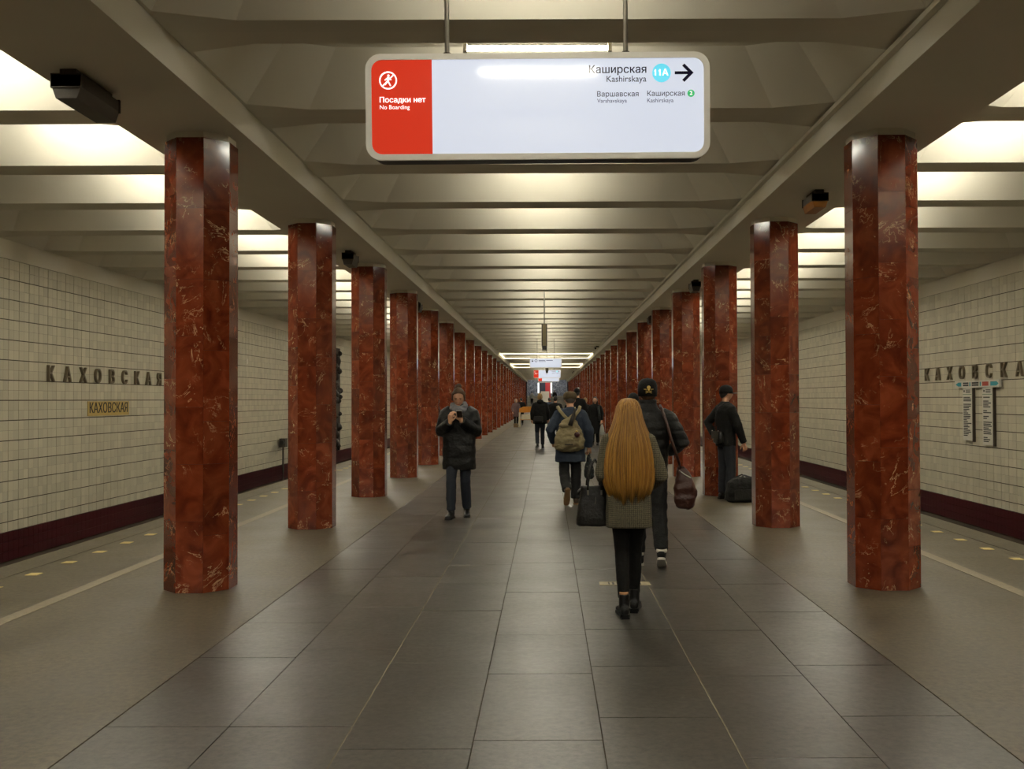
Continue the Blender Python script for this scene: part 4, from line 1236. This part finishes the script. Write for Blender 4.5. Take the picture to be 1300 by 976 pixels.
cb.stack([(-0.03, 0, -0.008, 0.088, 0.108), (0.03, 0, -0.008, 0.092, 0.112), (0.075, 0, -0.008, 0.09, 0.108), (0.115, 0, -0.008, 0.076, 0.092), (0.135, 0, -0.008, 0.05, 0.06), (0.142, 0, -0.008, 0.012, 0.015)], 28, 2.1)
crown = C.head_part(cb, 'cap', 'blackcloth')
vz = MB().prism([(0.075*math.cos(a), 0.085 + 0.095*math.sin(a)) for a in [math.pi*i/12 for i in range(13)]], -0.028, -0.018)
C.head_part(vz, 'visor', 'blackcloth', False, parent=crown)
C.head_part(MB().ball((0, -0.008, 0.143), 0.01, 0.01, 0.005, 10, 6), 'button', 'blackcloth', parent=crown)
em = MB()
def emb(u, v):   # point on the back of the cap
    a = u/0.1
    return (0.1*math.sin(a)*0.95, -0.008 - 0.1125*math.cos(a) - 0.002, v)
def eblob(u, v, r, rz):
    x, y, z = emb(u, v); em.ball((x, y, z), r, 0.004, rz, 10, 6)
eblob(0, 0.053, 0.018, 0.018); eblob(0, 0.031, 0.011, 0.009)
for sx in (-1, 1):
    em.tube([emb(sx*-0.03, 0.002), emb(0, 0.012), emb(sx*0.03, 0.022)], [0.0035, 0.0022, 0.0035], 6)
    em.tube([emb(sx*0.018, 0.034), emb(sx*0.034, 0.037), emb(sx*0.05, 0.037)], [0.003, 0.004, 0.002], 6)
C.head_part(em, 'emblem', 'gold', parent=crown, label='gold embroidered skull and crossed bones emblem')
# brown shoulder bag
t = bag_thing('shoulder_bag', 'dark brown leather shoulder bag hanging at the hip of the man in emblem cap', 'bag', (1.37, 9.42, 0.56), R(-8))
b = MB().stack([(0.0, 0.0, 0, 0.05, 0.04), (0.02, 0.0, 0, 0.085, 0.06), (0.10, 0.0, 0, 0.108, 0.075), (0.22, 0, 0, 0.10, 0.07), (0.32, -0.01, 0, 0.075, 0.05), (0.38, -0.03, 0, 0.045, 0.03), (0.40, -0.035, 0, 0.03, 0.02)], 20, 2.4)
b.ball((0.095, -0.02, 0.15), 0.03, 0.03, 0.05, 10, 8)
me = voxel(b, 0.008, 3, 0.010, 11, 5); me.materials.clear(); me.materials.append(M['brownleather']); link('bag_body', me, t)
def lp(w): return (w[0]-1.37, w[1]-9.42, w[2]-0.56)
for dy in (-0.02, 0.06):
    MB().tube([(-0.04, dy*0.3, 0.38), lp((1.315, 9.28+dy*0.6, 1.02)), lp((1.25, 9.26+dy*0.6, 1.22)), lp((1.20, 9.27+dy*0.5, 1.40)), lp((1.155, 9.33+dy, 1.525)), lp((1.135, 9.46, 1.555))], [(0.013, 0.008)]*6, 8).build('strap', M['brownleather'], t, True)
MB().tube([(-0.05, -0.035, 0.37), (0.0, -0.055, 0.33), (0.06, -0.055, 0.30)], 0.006, 6).build('zip', M['steel'], t)

# ------------------------------------------------------------------ 3 man with khaki rucksack
H3 = 1.75
B = Person('man in blue-grey coat and flat cap walking away, wearing khaki rucksack', (0.40, 15.05, 0), R(3), H3, dict(
    legs={'L': ((-0.095, 0.01, 0.50), (-0.075, -0.20, 0.235), 62), 'R': ((0.09, 0.07, 0.49), (0.085, 0.02, 0.09), 0)},
    arms={'L': ((-0.31, 0.0, 1.14), (-0.25, 0.16, 0.95)), 'R': ((0.29, -0.03, 1.13), (0.29, 0.02, 0.87))},
    hands={'R': ((0.0, 0.1, -1), (-1, 0.2, 0), 1.2)}, head_pitch=14, headz=1.605), seed=3.0, head_fwd=0.03)
B.torso('coat', 'bluecoat', coat_levels(0.66, 0.235, 0.15, 0.205, 0.21, 0.215, dc=0.135), (0.085, 0.075, 0.055), disp=0.010, freq=8)
B.trousers('charcoal', (0.095, 0.08, 0.075), end=1.0, disp=0.008)
B.shoes('brownshoe', 'tanshoe', length=0.29)
B.cap_hair('greyhair')
fc = MB().stack([(0.0, 0, -0.012, 0.09, 0.112), (0.04, 0, -0.008, 0.108, 0.128), (0.085, 0, 0.0, 0.105, 0.13), (0.115, 0, 0.01, 0.085, 0.11), (0.128, 0, 0.01, 0.045, 0.06)], 28, 2.1)
cp = B.head_part(fc, 'flat_cap', 'flatcap')
B.head_part(MB().prism([(0.078*math.cos(a), 0.08 + 0.075*math.sin(a)) for a in [math.pi*i/12 for i in range(13)]], 0.035, 0.047), 'visor', 'flatcap', False, parent=cp)
t = bag_thing('rucksack', 'khaki canvas rucksack with drawstring flap on the back of the man in blue-grey coat', 'backpack', (0.385, 14.86, 0.83), R(3))
b = MB()
b.stack([(0.0, -0.01, 0, 0.10, 0.06), (0.03, -0.01, 0, 0.17, 0.095), (0.12, -0.01, -0.01, 0.188, 0.115), (0.24, -0.005, -0.005, 0.17, 0.105), (0.34, 0, 0, 0.125, 0.08), (0.42, 0.01, 0.01, 0.08, 0.05), (0.45, 0.01, 0.015, 0.05, 0.03)], 22, 2.2)
b.ball((-0.03, -0.09, 0.12), 0.10, 0.06, 0.09, 14, 10); b.ball((0.135, -0.06, 0.12), 0.06, 0.07, 0.10, 12, 9)
me = voxel(b, 0.008, 1, 0.024, 11, 6); me.materials.clear(); me.materials.append(M['canvas']); link('sack', me, t)
b = MB().stack([(0.33, -0.075, -0.065, 0.045, 0.03), (0.36, -0.05, -0.055, 0.085, 0.045), (0.42, -0.02, -0.03, 0.085, 0.05), (0.48, 0.03, -0.005, 0.05, 0.035), (0.52, 0.06, 0.0, 0.02, 0.02)], 16)
me = voxel(b, 0.008, 1, 0.014, 14, 8); me.materials.clear(); me.materials.append(M['canvas']); link('flap', me, t)
for sx in (-1, 1):
    MB().tube([(sx*0.02+0.02, -0.005, 0.42), (sx*0.07, 0.025, 0.50), (sx*0.125, 0.055, 0.575), (sx*0.145, 0.12, 0.63), (sx*0.14, 0.2, 0.6)], [(0.022, 0.008)]*5, 8).build('strap', M['canvas'], t, True)
MB().tube([(0.0, -0.09, 0.36), (0.03, -0.085, 0.46), (0.06, -0.06, 0.56), (0.065, -0.05, 0.60)], [0.03, 0.026, 0.014, 0.008], 8).build('dark_tie', M['canvasdark'], t, True)
MB().tube([(0.062, -0.055, 0.555), (0.068, -0.045, 0.62)], [0.012, 0.008], 8).build('tie_tip', M['canvas'], t, True)
M['redbauble'] = pm('dark_red', '#3a0f10', 0.35, 0.2, 20)
bb = MB().ball((0.085, -0.125, 0.235), 0.035, 0.02, 0.04, 12, 9).build('charm', M['redbauble'], t, True)
MB().ball((0.08, -0.125, 0.28), 0.014, 0.012, 0.014, 10, 8).build('charm_bead', M['gold'], bb, True)
MB().box(-0.07, 0.03, -0.156, -0.145, 0.09, 0.105).build('pocket_slit', M['canvasdark'], t)
t.scale = (1.2, 1.1, 1.08)
wx, wy, wz = B.world((0.29, 0.02, 0.80))
t = bag_thing('cloth_bag', 'dark floral cloth bag hanging from the hand of the man with rucksack', 'bag', (wx+0.0, wy, 0.39))
b = MB().stack([(0.0, 0, 0, 0.05, 0.03), (0.03, 0, 0, 0.075, 0.045), (0.12, 0, 0, 0.08, 0.05), (0.24, 0, 0, 0.055, 0.035), (0.34, 0, 0, 0.025, 0.018), (0.40, 0, 0, 0.018, 0.015)], 16)
me = voxel(b, 0.008, 2, 0.008, 14, 9); me.materials.clear(); me.materials.append(M['floral']); link('bag_body', me, t)
MB().tube([(-0.01, 0, 0.38), (-0.015, 0, 0.43), (0.0, 0.02, 0.45), (0.015, 0, 0.43), (0.01, 0, 0.38)], 0.008, 6).build('handle', M['floral'], t, True)

# ------------------------------------------------------------------ 4 woman with phone, walking towards us
H4 = 1.80
F = Person('woman in long black padded coat and grey scarf looking at her phone', (-1.17, 13.45, 0), R(178), H4, dict(
    legs={'L': ((-0.085, 0.02, 0.49), (-0.09, -0.10, 0.10), 6), 'R': ((0.09, 0.14, 0.49), (0.09, 0.14, 0.09), 0)},
    arms={'L': ((-0.235, 0.02, 1.15), (-0.055, 0.23, 1.30)), 'R': ((0.235, 0.02, 1.15), (0.09, 0.22, 1.28))},
    hands={'L': ((0.25, 0.15, 0.8), (0.3, -0.9, 0.2), 0.9), 'R': ((-0.15, 0.2, 1.0), (-0.6, -0.7, 0.0), 0.5)},
    head_pitch=20, head_yaw=4, headz=1.595), seed=4.0, head_fwd=0.045)
F.torso('padded_coat', 'blacknylon', coat_levels(0.64, 0.225, 0.16, 0.215, 0.22, 0.205, top=1.52, dc=0.145, collar=0.095), (0.092, 0.085, 0.06), disp=0.008, fn=quilt(0.16, 0.006))
F.trousers('jeans', (0.09, 0.068, 0.06), end=0.95)
F.shoes('blackleather', name='boot', high=0.02, length=0.265)
F.face()
F.cap_hair('brownhair', puff=1.08)
for sx in (-1, 1):
    F.head_part(MB().ball((sx*0.077, -0.008, 0.02), 0.015, 0.05, 0.062, 12, 10, lambda p: p*(1 + 0.2*noise.noise(p*4))), 'side_hair', 'brownhair')
F.head_part(MB().ball((0.005, -0.075, 0.132), 0.044, 0.04, 0.036, 18, 12, lambda p: p*(1 + 0.4*noise.noise(p*3))), 'hair_bun', 'brownhair')
sc = MB()
for i, (z, r, rr_) in enumerate(((1.455, 0.088, 0.04), (1.49, 0.078, 0.036))):
    pts = [(r*math.cos(a)*1.05, 0.005 + r*math.sin(a)*1.0, z + 0.014*math.sin(a*2+i) - 0.02*math.sin(a)) for a in [2*math.pi*j/20 for j in range(21)]]
    sc.tube(pts, rr_, 10)
sc.ball((0.0, 0.11, 1.43), 0.075, 0.035, 0.055, 14, 10)
F.build(sc, 'scarf', 'scarf', 0.009, 2, 0.010, 22)
px, py, pz = F.world((-0.045, 0.315, 1.385))
t = thing('phone', 'dark smartphone with painted rim glow held by the woman in the long black padded coat', 'phone', (px, py, pz))
t.rotation_euler = (R(-52), 0, R(178))
MB().prism(rrect(0.078, 0.15, 0.012), -0.004, 0.0015, 'xz').build('rim', M['phone'], t)  # pale rim colour stands in for screen glow and edge reflection
MB().prism(rrect(0.072, 0.144, 0.010), 0.0015, 0.005, 'xz').build('back_case', M['brownshoe'], t)
MB().prism(rrect(0.070, 0.138, 0.008), -0.0048, -0.004, 'xz').build('screen', M['screen'], t)

# ------------------------------------------------------------------ 5 man in cap standing by a column
H5 = 1.83
G = Person('man in black cap and jacket standing by a column with hand on hip', (2.93, 15.75, 0), R(-72), H5, dict(
    legs={'L': ((-0.085, 0.0, 0.49), (-0.085, -0.02, 0.09), 0), 'R': ((0.10, 0.03, 0.49), (0.10, 0.0, 0.09), 0)},
    arms={'L': ((-0.30, -0.16, 1.17), (-0.17, -0.13, 1.0)), 'R': ((0.24, 0.07, 1.13), (0.2, 0.2, 0.87))},
    hands={'R': ((0.0, 0.15, -1), (-1, 0, 0), 0.6)}), seed=5.0)
G.torso('jacket', 'blackcloth', coat_levels(0.82, 0.185, 0.14, 0.18, 0.195, 0.205, dc=0.135), (0.08, 0.07, 0.05), disp=0.008)
G.trousers('navy', (0.1, 0.078, 0.07), end=0.99)
G.shoes('blackleather')
G.cap_hair('darkhair')
cb = MB().stack([(0.0, 0, -0.008, 0.088, 0.108), (0.05, 0, -0.008, 0.09, 0.11), (0.09, 0, -0.008, 0.082, 0.1), (0.12, 0, -0.008, 0.06, 0.072), (0.135, 0, -0.008, 0.02, 0.025)], 28, 2.1)
crown = G.head_part(cb, 'cap', 'blackcloth')
G.head_part(MB().prism([(0.075*math.cos(a), 0.085 + 0.1*math.sin(a)) for a in [math.pi*i/12 for i in range(13)]], 0.004, 0.014), 'visor', 'greymetal', False, parent=crown, label='pale edged visor')
wx, wy, wz = G.world((0.05, -0.16, 0.86))
t = bag_thing('hip_bag', 'small black leather bag worn behind the hip of the standing man', 'bag', (wx, wy, wz), R(-72))
b = MB().stack([(0.0, 0, 0, 0.10, 0.04), (0.02, 0, 0, 0.12, 0.055), (0.12, 0, 0, 0.12, 0.055), (0.19, 0, 0, 0.10, 0.04)], 18, 3)
me = voxel(b, 0.009, 2, 0.004, 12, 2); me.materials.clear(); me.materials.append(M['blackleather']); link('pouch', me, t)
MB().box(-0.115, 0.115, -0.066, -0.052, 0.08, 0.2).build('flap', M['blackleather'], t)
for x in (-0.1, 0.1): MB().ball((x, -0.055, 0.2), 0.014, 0.01, 0.014, 8, 6).build('strap_ring', M['steel'], t)
MB().tube([(-0.1, 0.0, 0.2), (-0.08, -0.015, 0.4), (0.0, -0.0, 0.58), (0.05, 0.1, 0.66)], [(0.012, 0.005)]*4, 8).build('strap', M['blackleather'], t)
t = bag_thing('duffel_bag', 'soft black duffel bag on the floor beside the standing man', 'bag', (3.12, 15.35, 0), R(10))
b = MB().stack([(0.0, 0, 0, 0.24, 0.13), (0.03, 0, 0, 0.275, 0.16), (0.18, 0, 0, 0.27, 0.16), (0.30, 0.01, 0, 0.25, 0.14), (0.36, 0.03, 0, 0.20, 0.09), (0.385, 0.06, 0, 0.13, 0.05)], 24, 3)
me = voxel(b, 0.011, 2, 0.014, 8, 4); me.materials.clear(); me.materials.append(M['blackcloth']); link('bag_body', me, t)
for sy in (-0.1, 0.1):
    MB().tube([(-0.12, sy*1.5, 0.25), (-0.1, sy, 0.37), (0.0, sy*0.6, 0.42), (0.12, sy, 0.38), (0.14, sy*1.5, 0.25)], [(0.014, 0.006)]*5, 8).build('handle', M['blackleather'], t, True)
MB().box(-0.2, 0.22, -0.172, -0.160, 0.05, 0.2).build('front_pocket', M['blacknylon'], t)

# ------------------------------------------------------------------ people further down the hall
def far_person(label, loc, rz, H, coat, trous, hair, stride=0.12, hem=0.8, face=False, hood=None, hat=None, res=1.7, seed=0.0, width=0.2, group=None, arms=None):
    pose = dict(legs={'L': ((-0.09, 0.06, 0.49), (-0.09, -stride*0.6, 0.10 if stride < 0.05 else 0.14), 12 if stride > 0.05 else 0), 'R': ((0.09, stride, 0.49), (0.09, stride, 0.09), 0)})
    if arms: pose['arms'] = arms
    q = Person(label, loc, rz, H, pose, res, seed=seed, group=group)
    q.torso('coat', coat, coat_levels(hem, width, 0.14, width*0.92, width, width, dc=0.13), (0.082, 0.07, 0.052), disp=0.008)
    q.trousers(trous)
    q.shoes('blackleather')
    if hood:
        q.head_part(MB().ball((0, -0.015, 0.0), 0.1, 0.115, 0.135, 16, 12, lambda p: p if p.y < 0.35 else Vector((p.x, 0.35, p.z))), 'hood', hood)
    elif hat:
        q.cap_hair(hair)
        q.head_part(MB().ball((0, -0.008, 0.045), 0.09, 0.11, 0.1, 18, 12, lambda p: p if p.z > -0.2 else Vector((p.x, p.y, -0.2))), 'knit_hat', hat)
    else:
        q.cap_hair(hair)
    if face: q.face()
    return q

P6 = far_person('man in black hooded coat and jeans walking away with bag at his side', (-0.20, 32.3, 0), R(4), 1.82, 'blackcloth', 'jeans', 'fairhair', 0.16, 0.78, seed=6, width=0.225)
P6.head_part(MB().ball((0, -0.09, -0.15), 0.11, 0.06, 0.08, 14, 10), 'hood', 'blackcloth')
wx, wy, wz = P6.world((-0.06, -0.2, 0.82))
t = bag_thing('messenger_bag', 'black messenger bag on the hip of the man in hooded coat', 'bag', (wx, wy, wz))
MB().stack([(0, 0, 0, 0.13, 0.04), (0.02, 0, 0, 0.15, 0.05), (0.18, 0, 0, 0.15, 0.05), (0.21, 0, 0, 0.13, 0.04)], 16, 3).build('bag_body', M['blackleather'], t, True)
MB().box(-0.15, 0.15, -0.062, -0.048, 0.06, 0.21).build('flap', M['blackleather'], t)
P7 = far_person('woman in long black coat facing us beside the far columns, holding a sage tote', (1.72, 34.2, 0), R(165), 1.70, 'blackcloth', 'blackcloth', 'darkhair', 0.02, 0.42, face=True, seed=7)
P7.head_part(MB().stack([(-0.16, 0, -0.05, 0.098, 0.06), (-0.06, 0, -0.05, 0.1, 0.07), (0.06, 0, -0.045, 0.09, 0.08)], 16), 'long_hair', 'darkhair')
P7.plain(MB().tube([(-0.13, 0.10, 1.42), (-0.17, 0.12, 1.2), (-0.19, 0.13, 0.9)], [(0.045, 0.03)]*3, 8), 'shawl', 'floral')
wx, wy, wz = P7.world((0.27, 0.1, 0.45))
t = bag_thing('tote_bag', 'sage green tote bag held by the woman in long black coat', 'bag', (wx-0.05, wy, 0.38))
MB().stack([(0, 0, 0, 0.12, 0.05), (0.02, 0, 0, 0.14, 0.06), (0.3, 0, 0, 0.15, 0.05), (0.33, 0, 0, 0.15, 0.045)], 16, 3.5).build('bag_body', M['tote'], t, True)
for sy in (-0.03, 0.03):
    MB().tube([(-0.07, sy, 0.3), (-0.05, sy, 0.46), (0, sy*0.5, 0.52), (0.05, sy, 0.46), (0.07, sy, 0.3)], 0.008, 6).build('handle', M['tote'], t, True)
wx, wy, wz = P7.world((-0.27, 0.1, 0.4))
t = bag_thing('carrier_bag', 'grey carrier bag in the other hand of the woman in long black coat', 'bag', (wx, wy, 0.36))
MB().stack([(0, 0, 0, 0.08, 0.05), (0.03, 0, 0, 0.1, 0.06), (0.25, 0, 0, 0.07, 0.04), (0.38, 0, 0, 0.03, 0.02)], 14, 2.6).build('bag_body', M['palegrey'], t, True)
MB().tube([(-0.02, 0, 0.36), (-0.01, 0, 0.46), (0.01, 0, 0.46), (0.02, 0, 0.36)], 0.006, 6).build('handle', M['palegrey'], t, True)

far_person('person in black with bent arm half hidden by a name plate side column', (-2.92, 26.0, 0), R(90), 1.70, 'navy', 'blackcloth', 'darkhair', 0.02, 0.8, seed=8, arms={'L': ((-0.27, -0.1, 1.15), (-0.2, 0.16, 1.05)), 'R': ((0.36, -0.14, 1.15), (0.2, 0.1, 1.02))})
far_person('person in dusty pink coat and pale hood far along the columns', (-1.89, 60.0, 0), R(-160), 1.66, 'pinkcoat', 'blackcloth', 'fairhair', 0.06, 0.6, hood='palegrey', res=2.2, seed=9)
far_person('person in black jacket sitting height behind the dusty pink coat', (-1.62, 62.0, 0), R(10), 1.72, 'blackcloth', 'blackcloth', 'darkhair', 0.1, 0.8, res=2.2, seed=10)
far_person('dark haired person in black coat walking between rucksack man and hooded man', (0.34, 36.0, 0), R(-6), 1.75, 'blackcloth', 'blackcloth', 'darkhair', 0.12, 0.7, res=2.0, seed=11)
far_person('person in navy jacket glimpsed just past the man in hooded coat', (0.16, 58.0, 0), R(0), 1.72, 'bluecoat', 'jeans', 'darkhair', 0.12, 0.8, res=2.4, seed=12)
far_person('person in black knit hat just ahead of the man with rucksack', (0.97, 30.5, 0), R(0), 1.95, 'blackcloth', 'blackcloth', 'darkhair', 0.1, 0.75, hat='blackcloth', res=2.0, seed=13)
far_person('fair haired person in black coat beside the woman with sage tote', (1.52, 38.0, 0), R(-10), 1.68, 'blackcloth', 'blackcloth', 'fairhair', 0.1, 0.7, res=2.0, seed=14)
far_person('person in dark coat facing us further behind the fair haired person', (1.42, 46.0, 0), R(175), 1.74, 'charcoal', 'blackcloth', 'greyhair', 0.08, 0.7, face=True, res=2.2, seed=15)
far_person('person in dark coat walking behind the rucksack man', (1.05, 43.0, 0), R(0), 1.66, 'blackcloth', 'blackcloth', 'darkhair', 0.1, 0.7, res=2.2, seed=16)
far_person('person in black knit hat ahead of the golden-haired woman', (1.30, 14.2, 0), R(0), 1.69, 'blackcloth', 'blackcloth', 'darkhair', 0.1, 0.75, hat='blackcloth', res=1.6, seed=17)
far_person('person in pale top climbing the far stairs', (-2.0, 128.9, 0.9), R(0), 1.75, 'palegrey', 'blackcloth', 'darkhair', 0.1, 0.85, res=3.0, seed=18)
far_person('person in black climbing high on the far stairs', (1.0, 129.6, 1.05), R(0), 1.8, 'blackcloth', 'blackcloth', 'darkhair', 0.1, 0.75, res=3.0, seed=19)
